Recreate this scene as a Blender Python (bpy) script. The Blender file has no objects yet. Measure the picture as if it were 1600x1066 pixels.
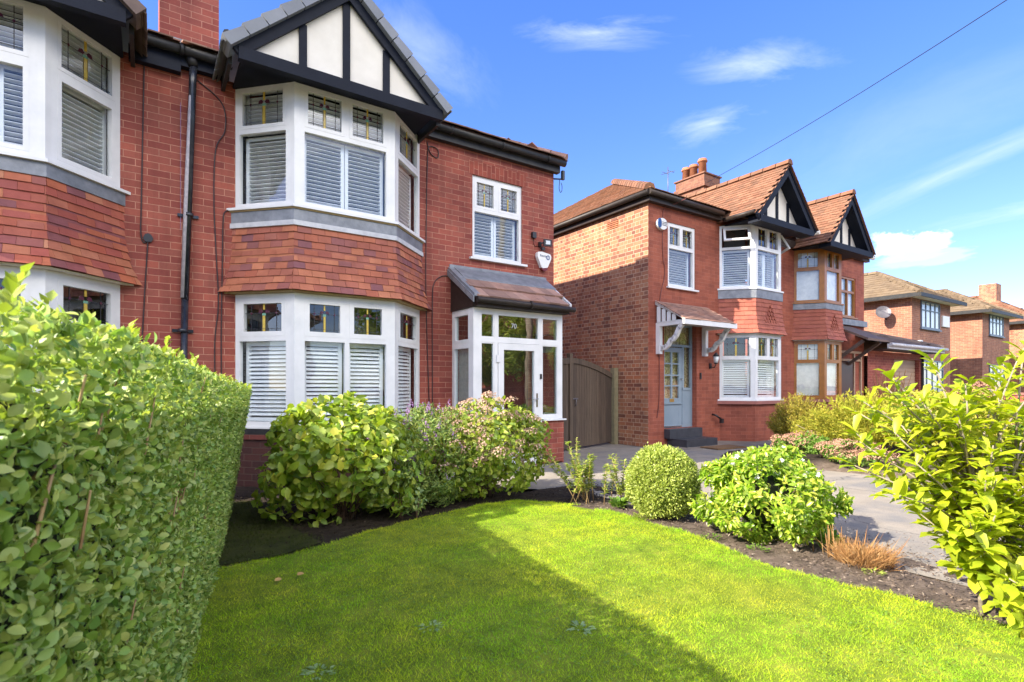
import bpy, math, random
import numpy as np
from mathutils import Vector, Matrix
rad = math.radians
random.seed(7); RNG = np.random.default_rng(7)
S = bpy.context.scene

# ------------------------------------------------------------------ camera
F_PX, HOR, YAW, CAMZ = 841.0, 603.0, 34.1, 1.27
cd = bpy.data.cameras.new('camera'); cam = bpy.data.objects.new('camera', cd)
S.collection.objects.link(cam); S.camera = cam
cam.location = (0, 0, CAMZ); cam.rotation_euler = (rad(90), 0, rad(-YAW))
cd.sensor_width = 36.0; cd.lens = 36.0*F_PX/1600.0
cd.shift_y = (HOR-533.0)/1600.0
cd.dof.use_dof = True; cd.dof.focus_distance = 6.5; cd.dof.aperture_fstop = 9
cd.clip_start = 0.05; cd.clip_end = 2000
S.render.resolution_x = 1024; S.render.resolution_y = 682

# ------------------------------------------------------------------ sun and sky
SUN = Vector((-0.83, 0.085, 0.54)).normalized()
EL = math.asin(SUN.z); AZ = math.atan2(SUN.x, SUN.y)
sd = bpy.data.lights.new('sun', 'SUN'); sun = bpy.data.objects.new('sun', sd)
S.collection.objects.link(sun); sd.energy = 5.0; sd.angle = rad(0.5); sd.color = (1.0, 0.92, 0.78)
sun.rotation_euler = SUN.to_track_quat('Z', 'Y').to_euler(); sun.location = (-10, 1, 12)
W = bpy.data.worlds.new('World'); S.world = W; W.use_nodes = True
wt = W.node_tree; wn = wt.nodes; wl = wt.links
for n in list(wn): wn.remove(n)
wo = wn.new('ShaderNodeOutputWorld'); bg = wn.new('ShaderNodeBackground'); bg.inputs[1].default_value = 0.15
sky = wn.new('ShaderNodeTexSky'); sky.sky_type = 'NISHITA'; sky.sun_disc = False
sky.sun_elevation = EL; sky.sun_rotation = AZ; sky.air_density = 1.1; sky.dust_density = 0.3; sky.ozone_density = 3.2
wl.new(bg.outputs[0], wo.inputs[0])
tc = wn.new('ShaderNodeTexCoord')
def wmath(op, a, b=None, c=None, clamp=False):
    n = wn.new('ShaderNodeMath'); n.operation = op; n.use_clamp = clamp
    for i, x in enumerate((a, b, c)):
        if x is None: continue
        if isinstance(x, (int, float)): n.inputs[i].default_value = x
        else: wl.new(x, n.inputs[i])
    return n.outputs[0]
def wdot(v):
    n = wn.new('ShaderNodeVectorMath'); n.operation = 'DOT_PRODUCT'
    wl.new(tc.outputs['Generated'], n.inputs[0]); n.inputs[1].default_value = v
    return n.outputs['Value']
hsv = wn.new('ShaderNodeHueSaturation'); hsv.inputs['Saturation'].default_value = 1.30; hsv.inputs['Value'].default_value = .98; hsv.inputs['Hue'].default_value = .518
wl.new(sky.outputs[0], hsv.inputs['Color'])
tint = wn.new('ShaderNodeMix'); tint.data_type = 'RGBA'; tint.blend_type = 'MULTIPLY'; tint.inputs['Factor'].default_value = 1; wl.new(hsv.outputs[0], tint.inputs[6]); tint.inputs[7].default_value = (.93, .90, 1.0, 1)
def wvec(op, a, v):
    n = wn.new('ShaderNodeVectorMath'); n.operation = op; wl.new(a, n.inputs[0]); n.inputs[1].default_value = v; return n.outputs[0]
gm = wn.new('ShaderNodeGamma'); gm.inputs[1].default_value = .76                 # evens the sky out between zenith and horizon
wl.new(wvec('MULTIPLY', tint.outputs[2], (1/6, 1/6, 1/6)), gm.inputs[0]); skycol = wvec('MULTIPLY', gm.outputs[0], (3.7, 3.85, 4.4))
# clouds: (azimuth, elevation, width, height, tilt, strength, kind), all directions in the sky
FILL_CLOUD = (34, 32.5, 29.5, 1)                                        # unseen cloud bank added, mostly behind the camera, to fill the shaded fronts
def cloud(az, el, wa, ha, tilt, strength, sx, sy, puffy=False, col=None):
    global skycol
    az, el = rad(az), rad(el)
    c = Vector((math.sin(az)*math.cos(el), math.cos(az)*math.cos(el), math.sin(el)))
    r = Vector((math.cos(az), -math.sin(az), 0)); u = r.cross(c)
    t = rad(tilt); r2 = r*math.cos(t)+u*math.sin(t); u2 = u*math.cos(t)-r*math.sin(t)
    a = wdot(r2); b = wdot(u2); f = wdot(c)
    aa = wmath('DIVIDE', a, f); bb = wmath('DIVIDE', b, f)
    comb = wn.new('ShaderNodeCombineXYZ')
    wl.new(wmath('MULTIPLY', aa, sx), comb.inputs[0]); wl.new(wmath('MULTIPLY', bb, sy), comb.inputs[1]); comb.inputs[2].default_value = az*7
    nz = wn.new('ShaderNodeTexNoise'); nz.inputs['Scale'].default_value = 1.0; nz.inputs['Detail'].default_value = 2 if col == FILL_CLOUD else 6
    nz.inputs['Roughness'].default_value = 0.64; nz.inputs['Distortion'].default_value = 0.45 if not puffy else 0.3
    wl.new(comb.outputs[0], nz.inputs['Vector'])
    d = wmath('SQRT', wmath('ADD', wmath('POWER', wmath('DIVIDE', aa, wa), 2.0), wmath('POWER', wmath('DIVIDE', bb, ha), 2.0)))
    if puffy:
        m = wmath('MULTIPLY', wmath('SUBTRACT', wmath('ADD', wmath('SUBTRACT', 1.0, d), wmath('MULTIPLY', wmath('SUBTRACT', nz.outputs[0], 0.5), 2.0)), 0.10), 3.4, clamp=True)
    else:
        fall = wmath('SUBTRACT', 1.0, d, clamp=True)
        m = wmath('MULTIPLY', wmath('POWER', fall, .6), wmath('MULTIPLY', wmath('SUBTRACT', wmath('ADD', wmath('MULTIPLY', fall, .38), nz.outputs[0]), 0.56), 2.6, clamp=True), clamp=True)
    m = wmath('MULTIPLY', m, strength)
    m = wmath('MULTIPLY', m, wmath('GREATER_THAN', f, 0.05))
    mix = wn.new('ShaderNodeMix'); mix.data_type = 'RGBA'
    wl.new(m, mix.inputs['Factor']); wl.new(skycol, mix.inputs[6]); mix.inputs[7].default_value = col or CLOUDC
    skycol = mix.outputs[2]
CLOUDC = (3.1, 3.4, 3.9, 1)
CLOUDS = [(43, 33, .15, .03, -4, .50, 7, 26), (59, 28.5, .13, .042, -8, .55, 6, 18), (54.5, 24.5, .09, .034, 5, .5, 8, 22),
          (73, 17, .40, .026, 17, .30, 4, 34), (80, 13.5, .2, .02, 3, .4, 6, 40), (24, 32, .16, .07, -30, .32, 6, 12),
          (70, 21, .45, .10, 14, .10, 4, 12)]
for c_ in CLOUDS: cloud(*c_)
cloud(70.9, 10.7, .075, .016, 0, .4, 14, 40, True)
cloud(69.3, 12.1, .034, .026, 0, .95, 34, 44, True)
cloud(71.7, 11.9, .034, .018, 0, .93, 36, 48, True)
cloud(70.4, 11.0, .050, .012, 0, .6, 20, 60, True, (2.5, 2.85, 3.4, 1))
cloud(80.5, 7.4, .03, .009, 0, .6, 20, 40, True)
for c_ in ((185, 38, 1.0, .5, 0, .8, 2, 3), (140, 30, .5, .3, 10, .8, 3, 5), (235, 34, .6, .4, -10, .75, 3, 5), (-15, 50, .35, .22, 20, .5, 4, 6)): cloud(*c_, False, FILL_CLOUD)
wl.new(skycol, bg.inputs[0])
S.view_settings.view_transform = 'Standard'; S.view_settings.look = 'None'; S.view_settings.gamma = 1
S.view_settings.exposure = 1.5
S.render.engine = 'CYCLES'
S.cycles.transparent_max_bounces = 24; S.cycles.max_bounces = 5; S.cycles.diffuse_bounces = 2; S.cycles.glossy_bounces = 2; S.cycles.transmission_bounces = 3

# ------------------------------------------------------------------ materials
def newmat(name):
    m = bpy.data.materials.new(name); m.use_nodes = True
    nt = m.node_tree; b = nt.nodes['Principled BSDF']
    return m, nt, b
def c4(c): return (c[0], c[1], c[2], 1)
def noise(nt, scale, detail=5, rough=.6, vec=None, dist=0):
    n = nt.nodes.new('ShaderNodeTexNoise'); n.inputs['Scale'].default_value = scale
    n.inputs['Detail'].default_value = detail; n.inputs['Roughness'].default_value = rough; n.inputs['Distortion'].default_value = dist
    if vec is None:
        t = nt.nodes.new('ShaderNodeTexCoord'); vec = t.outputs['Object']
    nt.links.new(vec, n.inputs['Vector']); return n
def ramp(nt, fac, stops, interp='LINEAR'):
    r = nt.nodes.new('ShaderNodeValToRGB'); e = r.color_ramp.elements; r.color_ramp.interpolation = interp
    while len(e) < len(stops): e.new(.5)
    for i, (p, c) in enumerate(stops): e[i].position = p; e[i].color = c4(c) if len(c) == 3 else c
    nt.links.new(fac, r.inputs[0]); return r.outputs[0]
def mixc(nt, fac, a, b, mode='MIX'):
    m = nt.nodes.new('ShaderNodeMix'); m.data_type = 'RGBA'; m.blend_type = mode
    for k, x in (('Factor', fac), (6, a), (7, b)):
        if isinstance(x, (int, float)): m.inputs[k].default_value = x
        elif isinstance(x, (tuple, list)): m.inputs[k].default_value = c4(x)
        else: nt.links.new(x, m.inputs[k])
    return m.outputs[2]
def bump(nt, b, h, strength=.4, dist=.01):
    n = nt.nodes.new('ShaderNodeBump'); n.inputs['Strength'].default_value = strength; n.inputs['Distance'].default_value = dist
    nt.links.new(h, n.inputs['Height']); nt.links.new(n.outputs[0], b.inputs['Normal'])
def pm(name, c1, c2=None, scale=6, rough=.6, bs=0, bscale=40, spec=.5, metal=0, contrast=(.35, .65)):
    m, nt, b = newmat(name)
    if c2 is None: c2 = tuple(x*.8 for x in c1)
    n = noise(nt, scale); nt.links.new(ramp(nt, n.outputs[0], [(contrast[0], c1), (contrast[1], c2)]), b.inputs['Base Color'])
    b.inputs['Roughness'].default_value = rough; b.inputs['Specular IOR Level'].default_value = spec; b.inputs['Metallic'].default_value = metal
    if bs: bump(nt, b, noise(nt, bscale).outputs[0], bs)
    return m
def brick(name, a, b_, mortar, bw=.2286, rh=.083, ms=.011, squash=None, dirt=(.5, .42, .4), dirtamt=.35, rough=.75, third=None, bias=0.0, rot=False):
    m, nt, b = newmat(name); L = nt.links
    uv = nt.nodes.new('ShaderNodeUVMap'); vec = uv.outputs[0]
    if rot:
        mp = nt.nodes.new('ShaderNodeMapping'); mp.inputs['Rotation'].default_value = (0, 0, rad(90)); L.new(vec, mp.inputs[0]); vec = mp.outputs[0]
    wob = noise(nt, 3.0, 3, .5, vec)
    vm = nt.nodes.new('ShaderNodeVectorMath'); vm.operation = 'MULTIPLY_ADD'; vm.inputs[1].default_value = (.006, .006, 0)
    L.new(wob.outputs[1], vm.inputs[0]); L.new(vec, vm.inputs[2])
    def bk(c1, c2, mo, sq=squash):
        t = nt.nodes.new('ShaderNodeTexBrick'); L.new(vm.outputs[0], t.inputs[0])
        t.inputs['Scale'].default_value = 1; t.inputs['Brick Width'].default_value = bw; t.inputs['Row Height'].default_value = rh
        t.inputs['Mortar Size'].default_value = ms*.5; t.inputs['Mortar Smooth'].default_value = .25; t.inputs['Bias'].default_value = bias
        t.inputs['Color1'].default_value = c4(c1); t.inputs['Color2'].default_value = c4(c2); t.inputs['Mortar'].default_value = c4(mo)
        if squash: t.squash = squash[0]; t.squash_frequency = squash[1]
        return t
    t = bk((0, 0, 0), (1, 1, 1), (0, 0, 0)); 
    stops = [(0, a), (.45, tuple((x+y)/2 for x, y in zip(a, b_))), (1, b_)]
    if third: stops = [(0, a), (.3, third), (.55, tuple((x+y)/2 for x, y in zip(a, b_))), (.8, b_), (1, third)]
    col = ramp(nt, t.outputs[0], stops)
    n1 = noise(nt, 40, 6, .7, vec); col = mixc(nt, .22, col, ramp(nt, n1.outputs[0], [(.3, (.3, .3, .3)), (.7, (1.0, 1.0, 1.0))]), 'MULTIPLY')
    mort = mixc(nt, ramp(nt, noise(nt, 5, 4, .6, vec).outputs[0], [(.35, (0, 0, 0)), (.7, (1, 1, 1))]), mortar, tuple(x*.62 for x in mortar))
    col = mixc(nt, t.outputs['Fac'], col, mort)
    n2 = noise(nt, 1.3, 6, .65, vec)
    col = mixc(nt, ramp(nt, n2.outputs[0], [(.42, (0, 0, 0)), (.75, (dirtamt,)*3)]), col, mixc(nt, 1.0, col, dirt, 'MULTIPLY'))
    mp2 = nt.nodes.new('ShaderNodeMapping'); mp2.inputs['Scale'].default_value = (6, .5, 1); L.new(vec, mp2.inputs[0]); n4 = noise(nt, 1.0, 5, .6, mp2.outputs[0])
    col = mixc(nt, .55, col, ramp(nt, n4.outputs[0], [(.32, (.68, .66, .66)), (.5, (1, 1, 1)), (.72, (1.18, 1.12, 1.08))]), 'MULTIPLY')
    n5 = noise(nt, .45, 3, .5, vec); col = mixc(nt, .6, col, ramp(nt, n5.outputs[0], [(.35, (.82, .78, .78)), (.65, (1.12, 1.1, 1.08))]), 'MULTIPLY')
    L.new(col, b.inputs['Base Color']); b.inputs['Roughness'].default_value = rough; b.inputs['Specular IOR Level'].default_value = .3
    h = mixc(nt, .25, mixc(nt, t.outputs['Fac'], (1, 1, 1), (0, 0, 0)), n1.outputs[0])
    bump(nt, b, h, .55, .006); return m
def island(name, cols, rough=.6, spec=.3, trans=0, dirt=None, bs=0, bscale=30, sat=None, tcol=None):
    """colour varies from one leaf or tile to the next"""
    m, nt, b = newmat(name); L = nt.links
    g = nt.nodes.new('ShaderNodeNewGeometry'); k = len(cols)
    col = ramp(nt, g.outputs['Random Per Island'], [(i/max(1, k-1), c) for i, c in enumerate(cols)])
    n = noise(nt, 5, 4)
    col = mixc(nt, .5, col, ramp(nt, n.outputs[0], [(.3, dirt or (.62, .62, .62)), (.7, (1.15, 1.15, 1.15))]), 'MULTIPLY')
    L.new(col, b.inputs['Base Color']); b.inputs['Roughness'].default_value = rough; b.inputs['Specular IOR Level'].default_value = spec
    if bs: bump(nt, b, noise(nt, bscale).outputs[0], bs)
    if trans:
        o = [x for x in nt.nodes if x.type == 'OUTPUT_MATERIAL'][0]
        t = nt.nodes.new('ShaderNodeBsdfTranslucent')
        L.new(mixc(nt, 1.0, col, tcol or (1.35, 1.45, .5), 'MULTIPLY'), t.inputs[0])
        ms_ = nt.nodes.new('ShaderNodeMixShader'); ms_.inputs[0].default_value = trans
        L.new(b.outputs[0], ms_.inputs[1]); L.new(t.outputs[0], ms_.inputs[2]); L.new(ms_.outputs[0], o.inputs[0])
    return m
def glassmat(name, ior=1.75, tint=(.9, .95, .95)):
    m, nt, b = newmat(name); L = nt.links; o = [x for x in nt.nodes if x.type == 'OUTPUT_MATERIAL'][0]
    tr = nt.nodes.new('ShaderNodeBsdfTransparent'); tr.inputs[0].default_value = c4(tint)
    gl = nt.nodes.new('ShaderNodeBsdfGlossy'); gl.inputs['Roughness'].default_value = .0; gl.inputs[0].default_value = (1, 1, 1, 1)
    fr = nt.nodes.new('ShaderNodeFresnel'); fr.inputs[0].default_value = ior
    n = noise(nt, 1.7, 2, .5); bp = nt.nodes.new('ShaderNodeBump'); bp.inputs['Strength'].default_value = .12; bp.inputs['Distance'].default_value = .03
    L.new(n.outputs[0], bp.inputs['Height']); L.new(bp.outputs[0], gl.inputs['Normal'])
    mx = nt.nodes.new('ShaderNodeMixShader'); ge = nt.nodes.new('ShaderNodeNewGeometry'); mt = nt.nodes.new('ShaderNodeMath'); mt.operation = 'SUBTRACT'; mt.inputs[0].default_value = 1
    m2 = nt.nodes.new('ShaderNodeMath'); m2.operation = 'MULTIPLY'; L.new(ge.outputs['Backfacing'], mt.inputs[1]); L.new(mt.outputs[0], m2.inputs[0]); L.new(fr.outputs[0], m2.inputs[1])
    L.new(m2.outputs[0], mx.inputs[0]); L.new(tr.outputs[0], mx.inputs[1]); L.new(gl.outputs[0], mx.inputs[2])
    L.new(mx.outputs[0], o.inputs[0]); return m

M = {}
M['brick1'] = brick('red_smooth_brick', (.36, .092, .060), (.24, .056, .042), (.52, .25, .17), ms=.008, dirt=(.55, .45, .45), dirtamt=.6, third=(.29, .085, .06))
M['brick1v'] = brick('red_soldier_brick', (.30, .068, .042), (.22, .045, .03), (.45, .18, .12), bw=.2286, rh=.083, rot=True)
M['brick2f'] = brick('fine_pointed_red_brick', (.36, .105, .06), (.27, .075, .045), (.42, .16, .11), bw=.2286, rh=.078, ms=.006, dirtamt=.5)
M['brick2s'] = brick('common_mixed_brick', (.43, .155, .072), (.20, .082, .056), (.55, .38, .26), bw=.2286, rh=.083, ms=.014, squash=(.5, 2), third=(.42, .20, .11), dirtamt=.6, dirt=(.8, .6, .55))
M['brick4'] = brick('brown_brick', (.42, .18, .10), (.27, .11, .07), (.42, .29, .2), ms=.013, third=(.28, .11, .065))
M['brickch'] = brick('sooty_chimney_brick', (.27, .12, .07), (.17, .07, .045), (.26, .17, .12))
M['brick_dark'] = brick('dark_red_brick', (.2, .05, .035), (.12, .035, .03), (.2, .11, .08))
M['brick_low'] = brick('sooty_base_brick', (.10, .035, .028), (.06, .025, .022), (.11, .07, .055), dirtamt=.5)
M['white'] = pm('white_upvc', (.72, .71, .70), (.62, .62, .61), 4, .38, contrast=(.4, .75))
M['black'] = pm('black_paint', (.004, .006, .014), (.007, .010, .02), 5, .6, .15, 60, spec=.2)
M['gutter'] = pm('black_gutter_plastic', (.014, .014, .016), (.03, .028, .026), 8, .5, spec=.3)
M['brown_gutter'] = pm('brown_gutter_plastic', (.02, .014, .012), (.035, .025, .02), 8, .5, spec=.3)
M['render'] = pm('cream_render', (.78, .73, .64), (.70, .65, .56), 3, .85, .25, 120)
M['lead'] = pm('lead_flashing', (.15, .16, .18), (.24, .25, .27), 7, .5, .3, 15, metal=.2)
M['whitelead'] = pm('pale_oxidised_lead', (.55, .55, .56), (.42, .42, .44), 9, .6)
M['pipe'] = pm('black_gloss_iron', (.012, .014, .022), (.03, .032, .04), 12, .22, .2, 30)
M['flake'] = pm('bare_flaked_paint', (.42, .38, .40), (.28, .26, .28), 20, .7)
M['ochre'] = pm('ochre_soffit_board', (.42, .30, .12), (.3, .2, .09), 7, .7)
M['claytile'] = island('clay_hanging_tile', [(0.353, 0.104, 0.060), (0.427, 0.151, 0.080), (0.289, 0.084, 0.060), (0.469, 0.178, 0.093), (0.384, 0.120, 0.067), (0.202, 0.079, 0.086), (0.405, 0.136, 0.074)], .75, .3, dirt=(.6, .52, .5), bs=.25)
M['claytile0'] = island('red_clay_hanging_tile', [(0.377, 0.092, 0.053), (0.440, 0.164, 0.083), (0.293, 0.072, 0.053), (0.419, 0.123, 0.059), (0.210, 0.077, 0.083), (0.356, 0.087, 0.059), (0.450, 0.195, 0.107)], .75, .3, dirt=(.6, .5, .5), bs=.25)
M['claytile2'] = island('plum_hanging_tile', [(.34, .105, .065), (.30, .085, .055), (.38, .12, .075), (.28, .08, .06)], .75, .3, bs=.2)
M['rooftile2'] = island('rosemary_roof_tile', [(0.233, 0.111, 0.064), (0.194, 0.088, 0.052), (0.265, 0.129, 0.076), (0.161, 0.083, 0.052), (0.219, 0.111, 0.066)], .85, .2, dirt=(.55, .55, .5), bs=.2)
M['porchtile'] = island('concrete_porch_tile', [(.33, .18, .13), (.40, .24, .18), (.25, .15, .115), (.31, .19, .15)], .8, .25, dirt=(.55, .5, .5), bs=.3)
M['tantile'] = island('tan_concrete_tile', [(0.171, 0.119, 0.071), (0.199, 0.143, 0.090), (0.143, 0.100, 0.062), (0.181, 0.128, 0.081)], .85, .2, dirt=(.6, .6, .55), bs=.2)
M['greytile'] = island('grey_concrete_tile', [(.17, .18, .20), (.22, .23, .25), (.19, .20, .23)], .6, .4, dirt=(.8, .8, .8), bs=.2)
M['darktile'] = island('dark_brown_tile', [(.12, .085, .07), (.16, .11, .09), (.10, .07, .06)], .7, .3)
M['pot'] = pm('terracotta_pot', (.42, .16, .07), (.28, .1, .05), 6, .8, .2)
M['glass'] = glassmat('window_glass', 1.95, (.97, .985, .985))
M['glassp'] = glassmat('porch_glass', 2.7, (.8, .86, .84))
M['slat'] = pm('white_shutter_slat', (.84, .85, .86), (.78, .79, .80), 2, .45)
M['room'] = pm('dim_room', (.028, .026, .024), (.04, .036, .032), 2, .9)
M['curtain'] = pm('drawn_white_curtain', (.72, .72, .70), (.58, .59, .58), 9, .8)
M['netting'] = pm('cream_patterned_net', (.55, .48, .28), (.30, .22, .10), 26, .8, contrast=(.42, .58))
M['leadline'] = pm('leaded_came', (.03, .03, .035), None, 5, .5)
M['yglass'] = pm('yellow_stained_glass', (.62, .45, .08), (.5, .34, .06), 20, .15)
M['pglass'] = pm('purple_stained_glass', (.07, .02, .05), (.1, .03, .04), 20, .15)
M['gglass'] = pm('green_stained_glass', (.2, .42, .32), (.15, .3, .22), 20, .15)
M['door2'] = pm('grey_blue_door_paint', (.23, .29, .34), (.20, .26, .31), 3, .35)
M['brass'] = pm('brass', (.55, .42, .16), None, 5, .3, metal=.9)
M['chrome'] = pm('chrome', (.6, .6, .6), None, 5, .2, metal=1)
M['woodframe'] = pm('golden_brown_timber', (.33, .125, .014), (.25, .09, .01), 6, .35)
M['darkwood'] = pm('dark_red_door', (.05, .018, .012), (.035, .014, .01), 6, .4)
M['plastic_w'] = pm('white_alarm_plastic', (.75, .74, .72), (.68, .67, .65), 4, .4)
M['plastic_k'] = pm('black_plastic', (.015, .015, .018), None, 4, .4)
M['redlens'] = pm('dark_red_lens', (.16, .02, .015), None, 4, .2)
M['bluelens'] = pm('blue_lens', (.03, .08, .22), None, 4, .15)
M['lens'] = pm('pale_lamp_lens', (.75, .78, .8), None, 4, .1)
M['cable'] = pm('dark_cable', (.03, .016, .018), None, 4, .5)
M['cable_red'] = pm('red_painted_cable', (.16, .035, .025), None, 4, .5)
M['cablew'] = pm('blue_grey_wire', (.03, .05, .09), None, 4, .5)
M['sill2'] = pm('stone_painted_sill', (.34, .12, .09), (.27, .1, .08), 6, .7)
M['slate'] = pm('dark_painted_step', (.03, .032, .038), (.05, .052, .06), 7, .5, .2)
M['dish'] = pm('grey_dish_metal', (.13, .12, .125), (.10, .09, .1), 4, .4, metal=.3)
M['mat'] = pm('coir_mat', (.22, .12, .05), (.14, .08, .035), 40, .95, .5, 200)
M['metalf'] = pm('blue_grey_metal_frame', (.10, .13, .18), None, 5, .4)
M['cladding'] = pm('pale_shutter_door', (.42, .28, .18), (.38, .25, .16), 4, .6)

def gatewood():
    m, nt, b = newmat('weathered_gate_board'); L = nt.links
    g = nt.nodes.new('ShaderNodeNewGeometry'); t = nt.nodes.new('ShaderNodeTexCoord')
    mp = nt.nodes.new('ShaderNodeMapping'); mp.inputs['Scale'].default_value = (30, 30, 1.6); L.new(t.outputs['Object'], mp.inputs[0])
    n = noise(nt, 1.5, 6, .65, mp.outputs[0])
    col = ramp(nt, g.outputs['Random Per Island'], [(0, (.075, .050, .034)), (.5, (.105, .074, .05)), (1, (.065, .045, .032))])
    col = mixc(nt, .75, col, ramp(nt, n.outputs[0], [(.3, (.45, .45, .45)), (.7, (1.5, 1.45, 1.4))]), 'MULTIPLY')
    L.new(col, b.inputs['Base Color']); b.inputs['Roughness'].default_value = .85; bump(nt, b, n.outputs[0], .4, .004); return m
M['gate'] = gatewood()
M['post'] = pm('pale_green_treated_post', (.26, .22, .12), (.2, .17, .09), 12, .85, .3)

def groundmat(name, stops, scale, rough=.95, bs=.6, bscale=60, extra=None, dist=.02):
    m, nt, b = newmat(name); L = nt.links
    n = noise(nt, scale, 8, .7); col = ramp(nt, n.outputs[0], stops)
    if extra:
        n2 = noise(nt, extra[0], 4, .6); col = mixc(nt, ramp(nt, n2.outputs[0], [(extra[1], (0, 0, 0)), (extra[2], (1, 1, 1))]), col, extra[3])
    L.new(col, b.inputs['Base Color']); b.inputs['Roughness'].default_value = rough; b.inputs['Specular IOR Level'].default_value = .2
    bump(nt, b, noise(nt, bscale, 8, .7).outputs[0], bs, dist); return m
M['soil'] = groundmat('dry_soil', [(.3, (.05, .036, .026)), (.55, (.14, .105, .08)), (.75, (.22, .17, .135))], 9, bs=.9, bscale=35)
M['lawn'] = groundmat('lawn_base', [(.3, (.08, .12, .01)), (.5, (.15, .20, .016)), (.7, (.24, .25, .03))], 5, bs=.5, bscale=120)
M['moss'] = groundmat('shade_toned_moss', [(.3, (.02, .022, .008)), (.5, (.045, .05, .012)), (.7, (.07, .075, .015))], 6, bs=.9, bscale=40)  # green moss, its colour darkened to stand in for shade by the hedge
M['asphalt'] = groundmat('grey_asphalt', [(.3, (.22, .192, .155)), (.55, (.275, .24, .195)), (.75, (.33, .288, .235))], 3.2, .9, .5, 260, (1.1, .5, .66, (.18, .17, .16)), dist=.004)
M['concrete'] = groundmat('stained_concrete', [(.3, (.14, .115, .09)), (.55, (.24, .20, .165)), (.75, (.2, .18, .12))], 3, .9, .4, 90, dist=.006)
M['paving'] = groundmat('pale_paving', [(.3, (.3, .26, .22)), (.7, (.38, .33, .28))], 2, .9, .3, 60)
M['grassfar'] = groundmat('far_ground', [(.3, (.05, .07, .02)), (.7, (.09, .10, .04))], 2, bs=.4)
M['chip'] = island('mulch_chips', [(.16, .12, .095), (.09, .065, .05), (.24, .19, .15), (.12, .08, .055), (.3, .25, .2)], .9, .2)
M['grass'] = island('grass_blade', [(0.236, 0.437, 0.021), (0.381, 0.564, 0.028), (0.522, 0.694, 0.038), (0.310, 0.488, 0.025), (0.617, 0.694, 0.059), (0.451, 0.642, 0.032)], .75, .12, trans=.4, tcol=(1.3, 1.4, .4))
def paint_bed_shade(name, dark=.28):  # shade under the shrubs put into the base colour, darker beyond the lawn
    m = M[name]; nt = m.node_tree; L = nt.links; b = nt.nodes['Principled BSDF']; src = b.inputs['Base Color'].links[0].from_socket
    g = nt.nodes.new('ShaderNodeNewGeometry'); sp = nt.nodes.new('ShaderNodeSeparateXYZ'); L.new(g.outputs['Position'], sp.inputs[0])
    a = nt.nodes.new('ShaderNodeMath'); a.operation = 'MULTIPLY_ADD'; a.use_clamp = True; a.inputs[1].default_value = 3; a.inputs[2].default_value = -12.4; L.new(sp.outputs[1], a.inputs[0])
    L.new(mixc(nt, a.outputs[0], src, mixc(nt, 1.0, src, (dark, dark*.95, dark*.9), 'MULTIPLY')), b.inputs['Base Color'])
paint_bed_shade('soil'); paint_bed_shade('chip')
def cracks():
    m = M['asphalt']; nt = m.node_tree; L = nt.links; b = nt.nodes['Principled BSDF']; src = b.inputs['Base Color'].links[0].from_socket
    t = nt.nodes.new('ShaderNodeTexCoord'); w_ = noise(nt, 1.5, 5, .7)
    vm = nt.nodes.new('ShaderNodeVectorMath'); vm.operation = 'MULTIPLY_ADD'; vm.inputs[1].default_value = (.5, .5, 0); L.new(w_.outputs[1], vm.inputs[0]); L.new(t.outputs['Object'], vm.inputs[2])
    v = nt.nodes.new('ShaderNodeTexVoronoi'); v.feature = 'DISTANCE_TO_EDGE'; v.inputs['Scale'].default_value = .42; L.new(vm.outputs[0], v.inputs['Vector'])
    c = mixc(nt, ramp(nt, v.outputs['Distance'], [(0, (.75, .75, .75)), (.006, (0, 0, 0))]), src, (.06, .055, .05))
    sp = noise(nt, 90, 3, .7); c = mixc(nt, .5, c, ramp(nt, sp.outputs[0], [(.35, (.62, .62, .62)), (.65, (1.25, 1.25, 1.25))]), 'MULTIPLY')
    L.new(c, b.inputs['Base Color'])
cracks()
def grassmat():
    m = M['grass']; nt = m.node_tree; L = nt.links
    n = noise(nt, 1.6, 5, .65); n2 = noise(nt, 14, 4, .6)
    mx = [x for x in nt.nodes if x.type == 'MIX' and x.blend_type == 'MULTIPLY'][0]
    src = mx.outputs[2]; tgt = [l.to_socket for l in list(src.links)]
    c1 = mixc(nt, .8, src, ramp(nt, n.outputs[0], [(.35, (.70, .95, .9)), (.5, (1, 1, 1)), (.68, (1.5, 1.12, 1.2))]), 'MULTIPLY')
    n3 = noise(nt, .75, 3, .5); c1 = mixc(nt, ramp(nt, n3.outputs[0], [(.50, (0, 0, 0)), (.66, (.55, .55, .55))]), c1, (.42, .36, .05))
    c2 = mixc(nt, .6, c1, ramp(nt, n2.outputs[0], [(.35, (.65, .75, .7)), (.65, (1.25, 1.15, 1.1))]), 'MULTIPLY')
    for t_ in tgt: L.new(c2, t_)
grassmat()
M['darkgrass'] = island('shade_toned_grass_blade', [(.04, .06, .01), (.07, .09, .012), (.05, .06, .02)], .7, .15, trans=.2)  # blade colour darkened as well, to carry the shade at the hedge end
M['bark'] = pm('grey_brown_bark', (.34, .28, .21), (.2, .16, .12), 14, .85, .5, 40)
M['stem'] = pm('reddish_stem', (.17, .085, .05), (.12, .075, .04), 14, .7, .2)
M['twig'] = pm('green_brown_twig', (.36, .26, .11), (.30, .17, .08), 9, .7)
M['leaf_hedge'] = island('hedge_leaf', [(0.232, 0.368, 0.068), (0.361, 0.483, 0.098), (0.155, 0.287, 0.059), (0.515, 0.575, 0.166), (0.103, 0.196, 0.044), (0.592, 0.609, 0.215), (0.283, 0.414, 0.117), (0.438, 0.494, 0.117), (0.219, 0.345, 0.117)], .42, .35, trans=.30, dirt=(.7, .8, .8), tcol=(1.4, 1.4, .45))
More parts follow.
